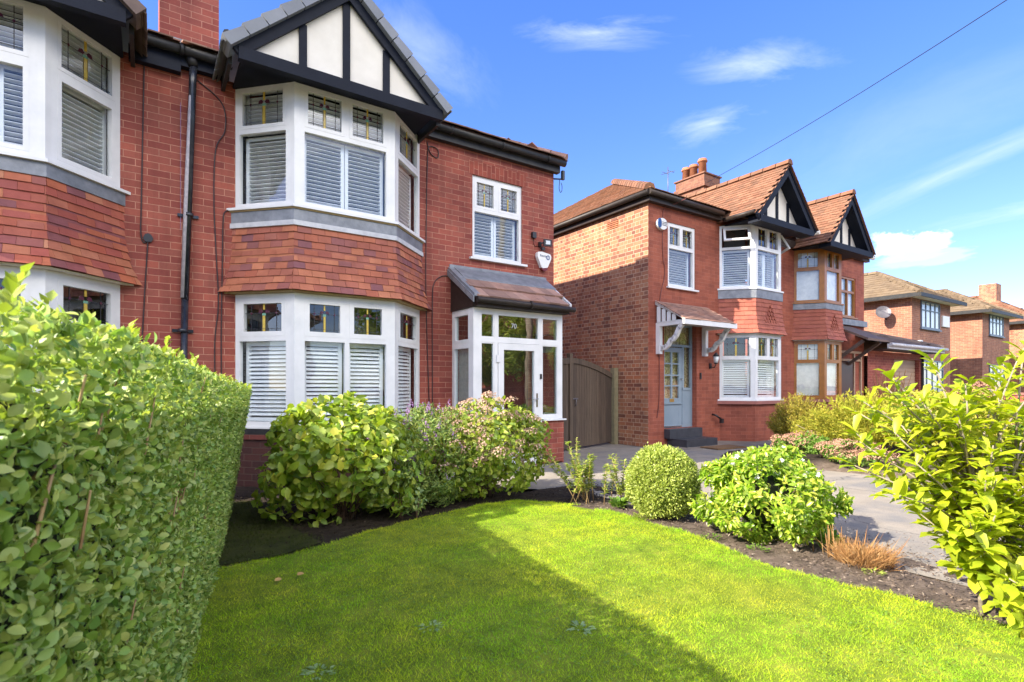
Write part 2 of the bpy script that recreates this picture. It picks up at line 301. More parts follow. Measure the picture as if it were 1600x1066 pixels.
M['leaf_hyd'] = island('hydrangea_leaf', [(0.176, 0.295, 0.040), (0.275, 0.381, 0.040), (0.374, 0.450, 0.046), (0.226, 0.312, 0.066), (0.549, 0.520, 0.066)], .42, .45, trans=.38)
M['leaf_hyd2'] = island('lime_hydrangea_leaf', [(0.221, 0.312, 0.039), (0.312, 0.390, 0.046), (0.390, 0.416, 0.065), (0.169, 0.273, 0.039), (0.338, 0.338, 0.065)], .5, .35, trans=.4)
M['leaf_hebe'] = island('hebe_leaf', [(.13, .23, .05), (.26, .34, .08), (.36, .40, .11), (.10, .18, .05), (.20, .28, .07)], .5, .35, trans=.32)
M['leaf_box'] = island('box_leaf', [(0.288, 0.355, 0.059), (0.439, 0.489, 0.101), (0.203, 0.288, 0.050), (0.540, 0.574, 0.151), (0.338, 0.421, 0.068)], .4, .4, trans=.32)
M['leaf_choi'] = island('bright_green_leaf', [(0.204, 0.329, 0.030), (0.306, 0.443, 0.039), (0.443, 0.527, 0.050), (0.169, 0.246, 0.039), (0.649, 0.592, 0.098)], .32, .5, trans=.38, tcol=(1.1, 1.6, .35))
M['leaf_mag'] = island('magnolia_leaf', [(0.320, 0.402, 0.021), (0.428, 0.486, 0.027), (0.493, 0.522, 0.029), (0.253, 0.352, 0.019), (0.561, 0.534, 0.048)], .42, .4, trans=.45, tcol=(1.3, 1.4, .3))
M['leaf_gold'] = island('golden_foliage', [(0.450, 0.413, 0.044), (0.325, 0.350, 0.037), (0.550, 0.475, 0.062), (0.250, 0.300, 0.037), (0.425, 0.325, 0.050)], .6, .25, trans=.35)
M['leaf_con'] = island('bronze_gold_conifer', [(0.432, 0.324, 0.042), (0.240, 0.240, 0.036), (0.504, 0.396, 0.060), (0.168, 0.180, 0.036), (0.408, 0.264, 0.060)], .65, .25, trans=.3)
M['leaf_mid'] = island('mid_green_leaf', [(0.104, 0.208, 0.026), (0.156, 0.273, 0.039), (0.221, 0.325, 0.052)], .5, .35, trans=.35)
M['leaf_blue'] = island('blue_green_leaf', [(0.221, 0.321, 0.150), (0.354, 0.464, 0.204)], .5, .35, trans=.25)
M['leaf_tree'] = island('street_tree_leaf', [(0.180, 0.270, 0.036), (0.324, 0.396, 0.054), (0.126, 0.198, 0.036), (0.468, 0.486, 0.090)], .5, .35, trans=.35)
M['dry'] = island('dry_straw', [(.42, .22, .08), (.5, .28, .11), (.3, .14, .05), (.55, .36, .17)], .8, .2, trans=.2, tcol=(1, .9, .7))
M['pinkfl'] = island('fading_pink_petal', [(.55, .34, .27), (.62, .45, .33), (.48, .27, .22), (.60, .50, .30)], .7, .2, trans=.3, tcol=(1, .9, .8))
M['sedum'] = island('sedum_flower', [(.46, .24, .16), (.52, .30, .2), (.38, .19, .13), (.50, .33, .2)], .8, .2, trans=.15, tcol=(1, .9, .8))
M['purplefl'] = island('mauve_petal', [(.38, .20, .42), (.48, .28, .46), (.30, .15, .45), (.52, .36, .5)], .6, .2, trans=.3, tcol=(1, .9, 1))
M['whitefl'] = island('white_petal', [(.75, .75, .72), (.8, .8, .78)], .6, .2, trans=.3, tcol=(1, 1, 1))
M['fallen'] = island('fallen_leaf', [(.55, .26, .05), (.5, .35, .15)], .7, .2)
M['stone'] = pm('pale_stone', (.40, .36, .3), (.25, .22, .18), 12, .85, .4)
M['hcore'] = pm('inner_shade_black', (.012, .014, .006), (.02, .016, .008), 8, .95)  # near-black colour painted as the inner shade of hedge and bushes

# ------------------------------------------------------------------ builders
COL = S.collection
ORG = {}
def thing(name, label, cat, loc=(0, 0, 0), group=None, kind=None):
    o = bpy.data.objects.new(name, None); COL.objects.link(o); o.location = loc; o.empty_display_size = .3
    o['label'] = label; o['category'] = cat
    if group: o['group'] = group
    ORG[o.name] = Vector(loc); return o
def finish(me, name, mats, parent, smooth=False):
    o = bpy.data.objects.new(name, me); COL.objects.link(o)
    for m in mats: me.materials.append(m)
    if parent is not None: o.parent = parent; ORG[o.name] = ORG[parent.name]
    else: ORG[o.name] = Vector((0, 0, 0))
    return o
def tag(o, label, cat, group=None, kind=None):
    if kind: o['kind'] = kind
    if label: o['label'] = label
    if cat: o['category'] = cat
    if group: o['group'] = group
    return o
class Panel:
    def __init__(s, x0, y0, x1, y1):
        s.o = Vector((x0, y0, 0)); d = Vector((x1-x0, y1-y0, 0)); s.L = d.length; s.u = d.normalized(); s.n = Vector((s.u.y, -s.u.x, 0))
    def pt(s, u, z, d=0): p = s.o+s.u*u+s.n*d; return Vector((p.x, p.y, z))
class MB:
    def __init__(s): s.v = []; s.f = []; s.m = []; s.sm = []
    def poly(s, pts, mi=0, smooth=False):
        i = len(s.v); s.v += [Vector(p) for p in pts]; s.f.append(list(range(i, i+len(pts)))); s.m.append(mi); s.sm.append(smooth)
    def box8(s, p, mi=0):
        i = len(s.v); s.v += [Vector(q) for q in p]
        for f in ((3, 2, 1, 0), (4, 5, 6, 7), (0, 1, 5, 4), (1, 2, 6, 5), (2, 3, 7, 6), (3, 0, 4, 7)):
            s.f.append([i+k for k in f]); s.m.append(mi); s.sm.append(False)
    def box(s, x0, x1, y0, y1, z0, z1, mi=0):
        s.box8([(x0, y0, z0), (x1, y0, z0), (x1, y1, z0), (x0, y1, z0), (x0, y0, z1), (x1, y0, z1), (x1, y1, z1), (x0, y1, z1)], mi)
    def ob(s, P, u0, u1, z0, z1, d0, d1, mi=0):
        s.box8([P.pt(u0, z0, d1), P.pt(u1, z0, d1), P.pt(u1, z0, d0), P.pt(u0, z0, d0), P.pt(u0, z1, d1), P.pt(u1, z1, d1), P.pt(u1, z1, d0), P.pt(u0, z1, d0)], mi)
    def ring(s, P, u0, u1, z0, z1, w, d0, d1, mi=0, wb=None):
        wb = wb or w
        s.ob(P, u0, u0+w, z0, z1, d0, d1, mi); s.ob(P, u1-w, u1, z0, z1, d0, d1, mi)
        s.ob(P, u0+w, u1-w, z0, z0+wb, d0, d1, mi); s.ob(P, u0+w, u1-w, z1-w, z1, d0, d1, mi)
    def prism(s, pts, ext, mi=0, mi2=None):
        """closed prism: polygon pts (3d) pushed along ext"""
        ext = Vector(ext); a = [Vector(p) for p in pts]; b = [p+ext for p in a]; n = len(a)
        s.poly(a[::-1], mi); s.poly(b, mi)
        for k in range(n): s.poly([a[k], a[(k+1) % n], b[(k+1) % n], b[k]], mi if mi2 is None else mi2)
    def bar(s, p, q, w, h, side=None, mi=0):
        p, q = Vector(p), Vector(q); t = (q-p).normalized()
        sd_ = Vector(side) if side else (t.cross(Vector((0, 0, 1))) if abs(t.z) < .99 else Vector((1, 0, 0)))
        sd_ = (sd_-t*sd_.dot(t)).normalized(); up = sd_.cross(t)
        a = [p-sd_*w/2-up*h/2, p+sd_*w/2-up*h/2, p+sd_*w/2+up*h/2, p-sd_*w/2+up*h/2]; b = [x+(q-p) for x in a]
        s.box8([a[0], a[1], b[1], b[0], a[3], a[2], b[2], b[3]], mi)
    def tube(s, pts, r, n=8, mi=0, caps=True):
        pts = [Vector(p) for p in pts]; rings = []
        rr = r if isinstance(r, (list, tuple)) else [r]*len(pts)
        prev = None
        for i, p in enumerate(pts):
            t = (pts[min(i+1, len(pts)-1)]-pts[max(i-1, 0)]).normalized()
            if prev is None: a = t.orthogonal().normalized()
            else: a = (prev-t*prev.dot(t)).normalized()
            prev = a; b = t.cross(a); i0 = len(s.v)
            for k in range(n):
                w = 2*math.pi*k/n; s.v.append(p+(a*math.cos(w)+b*math.sin(w))*rr[i])
            rings.append(i0)
        for i in range(len(pts)-1):
            for k in range(n):
                k2 = (k+1) % n; s.f.append([rings[i]+k, rings[i]+k2, rings[i+1]+k2, rings[i+1]+k]); s.m.append(mi); s.sm.append(True)
        if caps:
            s.f.append([rings[0]+k for k in range(n)][::-1]); s.m.append(mi); s.sm.append(False)
            s.f.append([rings[-1]+k for k in range(n)]); s.m.append(mi); s.sm.append(False)
    def build(s, name, mats, parent=None):
        if not isinstance(mats, (list, tuple)): mats = [mats]
        if not s.f: return None
        me = bpy.data.meshes.new(name); og = ORG[parent.name] if parent is not None else Vector((0, 0, 0))
        me.from_pydata([tuple(v-og) for v in s.v], [], s.f)
        me.polygons.foreach_set('material_index', s.m); me.polygons.foreach_set('use_smooth', s.sm)
        uvl = me.uv_layers.new(name='UVMap').data
        Z = Vector((0, 0, 1))
        for p in me.polygons:
            n = p.normal
            if abs(n.z) > .995: U, V = Vector((1, 0, 0)), Vector((0, 1, 0))
            else:
                U = Z.cross(n).normalized(); V = n.cross(U)
            for li in p.loop_indices:
                w = me.vertices[me.loops[li].vertex_index].co+og; uvl[li].uv = (w.dot(U), w.dot(V))
        return finish(me, name, mats, parent)

def wall(mb, P, u0, u1, z0, z1, holes=(), depth=.10, mi=0):
    us = sorted({u0, u1, *[h[0] for h in holes], *[h[1] for h in holes]}); zs = sorted({z0, z1, *[h[2] for h in holes], *[h[3] for h in holes]})
    for a, b in zip(us, us[1:]):
        for c, d in zip(zs, zs[1:]):
            if any(h[0] <= (a+b)/2 <= h[1] and h[2] <= (c+d)/2 <= h[3] for h in holes): continue
            mb.poly([P.pt(a, c), P.pt(b, c), P.pt(b, d), P.pt(a, d)], mi)
    for h in holes:
        a, b, c, d = h
        mb.poly([P.pt(a, c), P.pt(a, d), P.pt(a, d, -depth), P.pt(a, c, -depth)], mi); mb.poly([P.pt(b, c), P.pt(b, c, -depth), P.pt(b, d, -depth), P.pt(b, d)], mi)
        mb.poly([P.pt(a, d), P.pt(b, d), P.pt(b, d, -depth), P.pt(a, d, -depth)], mi); mb.poly([P.pt(a, c), P.pt(a, c, -depth), P.pt(b, c, -depth), P.pt(b, c)], mi)

# ---- windows
class Win:
    def __init__(s): s.fr, s.gl, s.bl, s.ld, s.bk, s.sill, s.cu, s.op = MB(), MB(), MB(), [], MB(), MB(), MB(), []
    def done(s, name, parent, fm, gm='glass', bm='slat', cm='curtain', label=None):
        o = s.fr.build(name, M[fm], parent)
        if label: o['label'] = label
        s.gl.build('pane', M[gm], o); s.bl.build('shutter_blind', M[bm], o); s.cu.build('curtain', M[cm], o)
        [q.build('leaded_light', [M['leadline'], M['yglass'], M['pglass'], M['gglass']], o) for q in s.ld]
        s.bk.build('room_backing', M['room'], o); s.sill.build('sill', M[fm], o); [q.build('open_casement', [M[fm], M['glass']], o) for q in s.op]
        return o
def lead(w, P, u0, u1, z0, z1, d):
    L = MB(); w.ld.append(L); W_ = u1-u0; H_ = z1-z0; t = .0035
    for k in (.17, .83): L.ob(P, u0+W_*k-t, u0+W_*k+t, z0, z1, d, d+.004)
    zz = z1-H_*.34
    L.ob(P, u0, u0+W_*.17-t, zz-t, zz+t, d, d+.004); L.ob(P, u1-W_*.17+t, u1, zz-t, zz+t, d, d+.004)
    L.ob(P, u0+W_*.17+t, u0+W_*.42, zz-t, zz+t, d, d+.004); L.ob(P, u0+W_*.58, u1-W_*.17-t, zz-t, zz+t, d, d+.004)
    L.ob(P, u0, u1, z0+H_*.1-t*.8, z0+H_*.1+t*.8, d+.0045, d+.006)
    uc = (u0+u1)/2; sw = W_*.04
    L.ob(P, uc-sw, uc+sw, z0, zz-.03, d, d+.005, 1); L.ob(P, uc-sw*.6, uc+sw*.6, zz+.045, z1, d, d+.005, 1)
    L.ob(P, uc-sw*1.2, uc+sw*1.2, zz-.028, zz+.0, d, d+.005, 3)
    for sg in (-1, 1):
        L.ob(P, uc+sg*sw-.002, uc+sg*sw+.002, z0, zz-.03, d+.0055, d+.007)
        pts = [(0, .0), (.35, .16), (.8, .10), (1, -.12), (.62, -.1), (.25, -.14)]
        q = [P.pt(uc+sg*(.012+a*W_*.125), zz+.012+b*W_*.32+.01, d) for a, b in pts]
        if sg > 0: q = q[::-1]
        L.prism(q, P.n*.005, 2)
        c = (u0+W_*.17) if sg < 0 else (u1-W_*.17); r = min(.016, W_*.05)
        L.prism([P.pt(c-r, zz, d+.0045), P.pt(c, zz-r*1.2, d+.0045), P.pt(c+r, zz, d+.0045), P.pt(c, zz+r*1.2, d+.0045)], P.n*.003, 2)
def slats(w, P, u0, u1, z0, z1, d, sp=.052, stile=.045, tilt=None):
    tilt = tilt or ((.04, -.018) if z0 > 2.6 else (.036, .034))
    B = w.bl; B.ring(P, u0, u1, z0, z1, stile, d-.045, d-.005)
    z = z0+stile+.03
    while z < z1-stile-.005:
        B.box8([P.pt(u0+stile, z-.003, d), P.pt(u1-stile, z-.003, d), P.pt(u1-stile, z+tilt[1]-.003, d-tilt[0]), P.pt(u0+stile, z+tilt[1]-.003, d-tilt[0]),
                P.pt(u0+stile, z+.003, d), P.pt(u1-stile, z+.003, d), P.pt(u1-stile, z+tilt[1]+.003, d-tilt[0]), P.pt(u0+stile, z+tilt[1]+.003, d-tilt[0])])
        z += sp
def light(w, P, u0, u1, z0, z1, fd=0, sash=.045, leaded=False, blind=None, split=1, bl_d=-.10):
    if sash:
        w.fr.ring(P, u0, u1, z0, z1, sash, fd-.045, fd+.014); a = sash
    else: a = 0
    w.gl.ob(P, u0+a, u1-a, z0+a, z1-a, fd-.028, fd-.022)
    if leaded: lead(w, P, u0+a, u1-a, z0+a, z1-a, fd-.0215)
    if blind == 'slats':
        for k in range(split):
            x0 = u0+(u1-u0)*k/split; x1 = u0+(u1-u0)*(k+1)/split; slats(w, P, x0+.004, x1-.004, z0+a*.3, z1-a*.3, fd+bl_d)
    elif blind == 'slats_top': 
        slats(w, P, u0+.004, u1-.004, z0-.02, z1+.02, fd+bl_d, stile=.02)
    elif blind == 'curtain':
        w.cu.ob(P, u0, u1, z0, z1, fd-.09, fd-.08)
def winpanel(w, P, u0, u1, z0, z1, zt, ntop, nbot, fw=.055, fd=0, inset=0.0, lead_top=True, sash_top=.042, sash_bot=0, blind='slats', blind_top=None, split=1, mull=.06, skip_top=()):
    """outer ring, transom, mullions, lights"""
    w.fr.ring(P, u0, u1, z0, z1, fw, fd-.06, fd)
    tr = .03
    w.fr.ob(P, u0+fw, u1-fw, zt-tr, zt+tr, fd-.06, fd-.001)
    for nn, za, zb, top in ((ntop, zt+tr, z1-fw, True), (nbot, z0+fw, zt-tr, False)):
        wd = (u1-u0-2*fw-(nn-1)*mull)/nn
        for k in range(nn):
            a = u0+fw+k*(wd+mull)
            if k: w.fr.ob(P, a-mull, a, za, zb, fd-.06, fd-.001)
            if top:
                if k in skip_top: continue
                light(w, P, a, a+wd, za, zb, fd-.012, sash_top, lead_top, blind_top)
            else: light(w, P, a, a+wd, za, zb, fd-.012, sash_bot, False, blind, split)
    w.bk.ob(P, u0+inset*.4, u1-inset*.4, z0+.01, z1-.01, fd-.30, fd-.28)
def bay_panels(p):
    return [Panel(*p[i], *p[i+1]) for i in range(3)]
def bay_window(w, pts, z0, z1, zt, tops, bots, post=.085, splits=(1, 1, 1), blinds=('slats',)*3, skips=((), (), ()), **kw):
    PS = bay_panels(pts)
    for i, P in enumerate(PS):
        winpanel(w, P, .0 if i == 0 else post*.5, P.L if i == 2 else P.L-post*.5, z0, z1, zt, tops[i], bots[i], inset=.3, split=splits[i], blind=blinds[i], skip_top=skips[i], **kw)
    for k in (1, 2):                                             # corner posts
        q = Vector((pts[k][0], pts[k][1], 0)); a, b = PS[k-1], PS[k]; h = post*.5
        poly = [q-a.u*h, q+(a.n+b.n).normalized()*.004, q+b.u*h, q+b.u*h-b.n*.06, q-(a.n+b.n).normalized()*.07, q-a.u*h-a.n*.06]
        w.fr.prism([Vector((v.x, v.y, z0)) for v in poly], (0, 0, z1-z0))
    return PS
def offset_ring(pts, d):
    """bay outline pushed outward by d (ends slide along the wall)"""
    PS = bay_panels(pts); y = pts[0][1]; out = []
    k = math.tan(math.radians(22.5))
    sx = d*math.sqrt(2)
    out.append((pts[0][0]-sx, y)); 
    q = (PS[0].n+PS[1].n); q = q/q.dot(PS[1].n)*d; out.append((pts[1][0]+q.x, pts[1][1]+q.y))
    q = (PS[1].n+PS[2].n); q = q/q.dot(PS[1].n)*d; out.append((pts[2][0]+q.x, pts[2][1]+q.y))
    out.append((pts[3][0]+sx, y)); return out
def bay_band(mb, pts, d_in, d_out, z0, z1, mi=0):
    A, B = offset_ring(pts, d_in), offset_ring(pts, d_out)
    for i in range(3):
        mb.box8([(*B[i], z0), (*B[i+1], z0), (*A[i+1], z0), (*A[i], z0), (*B[i], z1), (*B[i+1], z1), (*A[i+1], z1), (*A[i], z1)], mi)
def bay_slab(mb, pts, d, z0, z1, mi=0):
    A = offset_ring(pts, d); mb.prism([(x, y, z0) for x, y in A], (0, 0, z1-z0), mi)
def tile_hang(mb, pts, z0, z1, rows, tw, flare=.11, th=.012, seed=1, diamond=None):
    rnd = random.Random(seed); rh = (z1-z0)/rows
    def off(z): return .018+flare*max(0, (z1-z)/(z1-z0))**3.0
    PS = bay_panels(pts)
    for i, P in enumerate(PS):
        for r in range(rows):
            zb = z0+r*rh; zt = zb+rh*1.10; db, dt = off(zb)+.012, off(zt)
            kk = math.tan(math.radians(22.5))
            def ext(d, end): return d if end == 'wall' else d*kk
            e0 = 'wall' if i == 0 else 'c'; e1 = 'wall' if i == 2 else 'c'
            ub0, ub1 = -ext(db, e0), P.L+ext(db, e1); ut0, ut1 = -ext(dt, e0), P.L+ext(dt, e1)
            u = -.3-(tw/2 if r % 2 else 0)+rnd.uniform(-.006, .006)
            while u < P.L+.3:
                a, b = u+.0015, u+tw-.0015; u += tw
                A, B_ = max(a, ub0), min(b, ub1); C, D = max(a, ut0), min(b, ut1)
                if B_-A < .01 or D-C < .005: continue
                jz = rnd.uniform(-.004, .004); jd = rnd.uniform(0, .005); j2 = rnd.uniform(-.003, .003)
                mb.box8([P.pt(A, zb+jz, db+jd), P.pt(B_, zb+jz+j2, db+jd), P.pt(B_, zb+jz+j2, db+jd-th), P.pt(A, zb+jz, db+jd-th),
                         P.pt(C, zt, dt), P.pt(D, zt, dt), P.pt(D, zt, dt-th), P.pt(C, zt, dt-th)])
        if diamond and i in diamond:
            for (a, b, c) in diamond[i]: pass
        # backing
    A, B = offset_ring(pts, -.02), offset_ring(pts, flare-.02)
    for i in range(3):
        mb.poly([(*offset_ring(pts, .004)[i], z1), (*offset_ring(pts, flare*.6)[i], z0+.005), (*offset_ring(pts, flare*.6)[i+1], z0+.005), (*offset_ring(pts, .004)[i+1], z1)][::-1])

def inside(poly, x, y):
    c = False; j = len(poly)-1
    for i in range(len(poly)):
        if (poly[i][1] > y) != (poly[j][1] > y) and x < (poly[j][0]-poly[i][0])*(y-poly[i][1])/(poly[j][1]-poly[i][1])+poly[i][0]: c = not c
        j = i
    return c
def roof_slope(mb, poly, tw=.165, course=.11, th=.014, seed=3, under=True, mi=0, mu=0):
    """poly: 3d outline, first edge = eaves"""
    rnd = random.Random(seed); p = [Vector(q) for q in poly]
    n = (p[1]-p[0]).cross(p[2]-p[0]).normalized()
    if n.z < 0: n = -n
    U = (p[1]-p[0]).normalized(); V = n.cross(U)
    if V.z < 0: V = -V
    pp = [((q-p[0]).dot(U), (q-p[0]).dot(V)) for q in p]
    if under:
        q = [x-n*.012 for x in p]
        if (q[1]-q[0]).cross(q[2]-q[0]).z < 0: q = q[::-1]
        mb.poly(q, mu)
    u0, u1 = min(a for a, b in pp), max(a for a, b in pp); v1 = max(b for a, b in pp); r = 0; v = 0
    while v < v1:
        u = u0-(tw/2 if r % 2 else 0)
        while u < u1:
            if inside(pp, u+tw/2, v+course*.5):
                a, b = max(u, u0)+.002, min(u+tw, u1)-.002; j = rnd.uniform(-.004, .006); jj = rnd.uniform(0, .006)
                def q(uu, vv, h): return p[0]+U*uu+V*vv+n*h
                mb.box8([q(a, v-.02+j, .004+th+jj), q(b, v-.02+j, .004+th+jj), q(b, v+course*1.1, .006), q(a, v+course*1.1, .006),
                         q(a, v-.02+j, .004+2*th+jj), q(b, v-.02+j, .004+2*th+jj), q(b, v+course*1.1, .006+th), q(a, v+course*1.1, .006+th)], mi)
            u += tw
        v += course; r += 1
def ridge_caps(mb, p, q, r=.09, seg=.3, mi=0):
    p, q = Vector(p), Vector(q); n = max(1, int((q-p).length/seg)); t = (q-p)/n; w = (q-p).cross(Vector((0, 0, 1))).normalized(); up = w.cross((q-p).normalized())
    if up.z < 0: up = -up
    for k in range(n):
        a = p+t*k; b = p+t*(k+1)*1.0-t*.04; ra = r*1.08; rb = r
        pa = [a-w*ra-up*.03, a-w*ra*.7+up*ra*.55, a+up*ra*.85, a+w*ra*.7+up*ra*.55, a+w*ra-up*.03]; pb = [b-w*rb-up*.03, b-w*rb*.7+up*rb*.55, b+up*rb*.85, b+w*rb*.7+up*rb*.55, b+w*rb-up*.03]
        i0 = len(mb.v)
        mb.poly(pa, mi); mb.poly(pb[::-1], mi)
        for k2 in range(4): mb.poly([pa[k2], pb[k2], pb[k2+1], pa[k2+1]], mi)
        mb.poly([pa[0], pa[4], pb[4], pb[0]], mi)

def gable(parent, xc, hw, zb, za, yf, yp, yback, strips, tile, xl, xr, zeave, verge='greytile', ridge_tiles=True, beam=(.14, .17), gext=.28, cap='rooftile2', bb=.175, tw=.165, course=.11):
    """front gable over a bay: inner triangle half width hw, from zb to za; boards, panel, verge tiles, two roof slopes"""
    sl = (za-zb)/hw
    p = MB(); p.prism([(xc-hw-.08, yp, zb-.02), (xc+hw+.08, yp, zb-.02), (xc, yp, za+.06)], (0, .03, 0)); p.build('gable_panel', M['render'], parent)
    t = MB(); nx = sl/math.sqrt(1+sl*sl); nz = 1/math.sqrt(1+sl*sl)
    for x in strips:
        top = za-abs(x-xc)*sl+.02
        t.box(x-.045, x+.045, yp-.025, yp-.002, zb, top)
    t.build('gable_timber', M['black'], parent)
    b = MB(); b.box(xl, xr, yf-.02, yp-.003, zb-beam[0], zb-.0); b.build('gable_beam', M['black'], parent)
    bg_ = MB()
    for sg in (-1, 1):
        ext = (hw+.12)
        a = Vector((xc, yf, za)); c = Vector((xc+sg*ext, yf, za-ext*sl)); off = Vector((sg*nx, 0, nz))*bb
        apex2 = Vector((xc, yf, za+bb/nz))
        bg_.prism([a, c, c+off, apex2] if sg > 0 else [a, apex2, c+off, c], (0, .045, 0))
        # moulding proud of the board
        o1 = Vector((sg*nx, 0, nz))*(bb*.72)
        bg_.prism([a+Vector((0, -.018, bb*.72/nz)), c+o1+Vector((0, -.018, 0)), c+off+Vector((0, -.018, 0)), apex2+Vector((0, -.018, 0))] if sg > 0 else [a+Vector((0, -.018, bb*.72/nz)), apex2+Vector((0, -.018, 0)), c+off+Vector((0, -.018, 0)), c+o1+Vector((0, -.018, 0))], (0, .017, 0))
    bg_.build('barge_board', M['black'], parent)
    # soffit under the verge between barge and panel, and along the slopes
    so = MB()
    for sg in (-1, 1):
        ext = hw+.1; a = Vector((xc, yf+.046, za+.03)); c = Vector((xc+sg*ext, yf+.046, za+.03-ext*sl))
        if yp-yf > .06: so.prism([a, c, c+Vector((sg*nx, 0, nz))*.05, a+Vector((0, 0, .05/nz))] if sg > 0 else [a, a+Vector((0, 0, .05/nz)), c+Vector((sg*nx, 0, nz))*.05, c], (0, yp-yf-.05, 0))
    so.box(xl+.05, xr-.05, yp+.03, 7.6, zb-beam[0]+.10, zb-beam[0]+.13)
    so.build('soffit', M['black'], parent)
    top = za+bb/nz+.012; rf = MB(); ext = hw+gext
    for sg in (-1, 1):
        e0 = Vector((xc+sg*ext, yf-.05, top-ext*sl)); e1 = Vector((xc+sg*ext, yback, top-ext*sl)); r1 = Vector((xc, yback, top)); r0 = Vector((xc, yf-.05, top))
        roof_slope(rf, [e0, e1, r1, r0] if sg > 0 else [e1, e0, r0, r1], tw, course, seed=int(abs(xc)*10)+sg+5)
    if ridge_tiles: ridge_caps(rf, (xc, yf-.05, top+.02), (xc, yback, top+.02), .10)
    rf.build('gable_roof', M[tile], parent)
    # verge tiles on edge
    if verge:
        vg = MB(); nseg = int(math.hypot(ext, ext*sl)/.25)
        for sg in (-1, 1):
            d = Vector((sg, 0, -sl)).normalized(); nn = Vector((sg*nx, 0, nz))
            Lg = math.hypot(ext, ext*sl)
            for k in range(nseg):
                a = Vector((xc, yf-.075, top))+d*(Lg*k/nseg+.0); c = a+d*(Lg/nseg-.012)
                a2 = a+nn*.035; c2 = c+nn*.06
                q = [a-nn*.07, c-nn*.07, c2, a2]
                if sg < 0: q = q[::-1]
                vg.prism(q, (0, .30, 0))
        vg.build('verge_tiles', M[verge], parent)
    return top, ext, sl

def text_mesh(parent, s, size, loc, rot, m, name='lettering', ext=.001):
    cu = bpy.data.curves.new(name, 'FONT'); cu.body = s; cu.size = size; cu.extrude = ext; cu.align_x = 'CENTER'; cu.align_y = 'CENTER'
    tmp = bpy.data.objects.new('tmp', cu); COL.objects.link(tmp); dg = bpy.context.evaluated_depsgraph_get(); dg.update()
    me = bpy.data.meshes.new_from_object(tmp.evaluated_get(dg)); bpy.data.objects.remove(tmp); bpy.data.curves.remove(cu)
    Mx = Matrix.Translation(Vector(loc)-ORG[parent.name]) @ rot.to_matrix().to_4x4() if hasattr(rot, 'to_matrix') else None
    me.transform(Mx); me.materials.clear(); return finish(me, name, [m], parent)
from mathutils import Euler
FR = Euler((rad(90), 0, 0))
# ================================================================== HOUSES
WZ = 5.10
def semi(house, pts, sgn_door=None): pass

# ---------------- house one (main) and its left neighbour
H1 = thing('semi_detached_house', 'red brick house with cream gable, white bay windows, orange hung tiles and white glazed porch', 'house', (3.2, 7.6, 0))
H0 = thing('semi_detached_house', 'red brick house cut by the left edge, its white bay above the hedge', 'house', (-2.5, 7.6, 0))
XP = .33
PF = Panel(0, 7.6, 1, 7.6)
w = MB(); wall(w, PF, XP, 6.05, .72, WZ, [(4.37, 5.36, 3.36, 4.71), (.98, 3.38, .78, 2.42), (.98, 3.38, 3.51, 5.0)], .4); wall(w, Panel(6.05, 7.6, 6.05, 16), 0, 8.4, 0, 5.2)
w.box(.34, 6.04, 15.9, 16, 0, 5.2); w.build('wall', M['brick1'], H1)
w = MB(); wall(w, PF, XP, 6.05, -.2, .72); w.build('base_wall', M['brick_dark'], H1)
w = MB(); wall(w, PF, -6, XP-.001, -.2, WZ, [(-2.72, -.32, .78, 2.42), (-2.72, -.32, 3.51, 5.0)], .4); w.build('wall', M['brick1'], H0)
for H, xs, zz in ((H1, (.9, 3.5), ((.7, 2.5), (3.45, 5.06))), (H0, (-2.8, -.25), ((.7, 2.5), (3.45, 5.06)))):
    for z0, z1 in zz:
        l = MB(); l.box(xs[0], xs[1], 7.95, 8.0, z0, z1); l.build('room_backing', M['room'], H)
l = MB(); l.ob(PF, 4.30, 5.43, 4.712, 4.935, -.02, .003); l.build('brick_lintel', M['brick1v'], H1)

B1 = [(.92, 7.6), (1.50, 7.0), (2.80, 7.0), (3.44, 7.6)]
B0 = [(2*XP-x, y) for x, y in B1[::-1]]
for H, B, tm, sd_ in ((H1, B1, 'claytile', 11), (H0, B0, 'claytile0', 12)):
    main = H is H1
    up = Win(); tops = (1, 2, 1); 
    bay_window(up, B, 3.50, 5.06, 4.47 if main else 4.45, tops, (1, 1, 1) if main else (1, 2, 1), splits=(1, 2, 1), blind_top='slats_top', sash_bot=0 if main else .045, fw=.06, post=.12)
    up.bk and bay_band(up.sill, B, -.10, .07, 3.468, 3.5)
    o = up.done('bay_window', H, 'white')
    lo = Win(); bay_window(lo, B, .76, 2.42, 1.86, (1, 2, 1), (1, 2, 1), fw=.06, post=.12, sash_top=.06)
    bay_band(lo.sill, B, -.08, .03, .735, .76)
    lo.done('bay_window', H, 'white')
    t = MB(); tile_hang(t, B, 2.44, 3.26 if main else 3.34, 9 if main else 10, .165 if main else .20, flare=.12, seed=sd_); t.build('tile_hanging', M[tm], H)
    f = MB(); bay_band(f, B, -.02, .035, 3.30 if main else 3.33, 3.467); f.build('lead_apron', M['lead'], H)
    if main:
        f = MB(); bay_band(f, B, -.01, .045, 3.25, 3.31); f.build('flashing_strip', M['whitelead'], H)
        f = MB(); bay_band(f, B, -.01, .048, 3.45, 3.467); f.build('sill_packer', M['ochre'], H)
    f = MB(); bay_slab(f, B, .09, 2.422, 2.44); f.build('bay_soffit', M['ochre'] if main else M['render'], H)
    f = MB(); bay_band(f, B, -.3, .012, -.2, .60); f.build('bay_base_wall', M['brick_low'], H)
    f = MB(); bay_slab(f, B, .05, .601, .66); f.build('brick_sill', M['brick_dark'], H)
    f = MB(); bay_slab(f, B, .035, .661, .733); f.build('dark_subsill', M['gutter'], H)

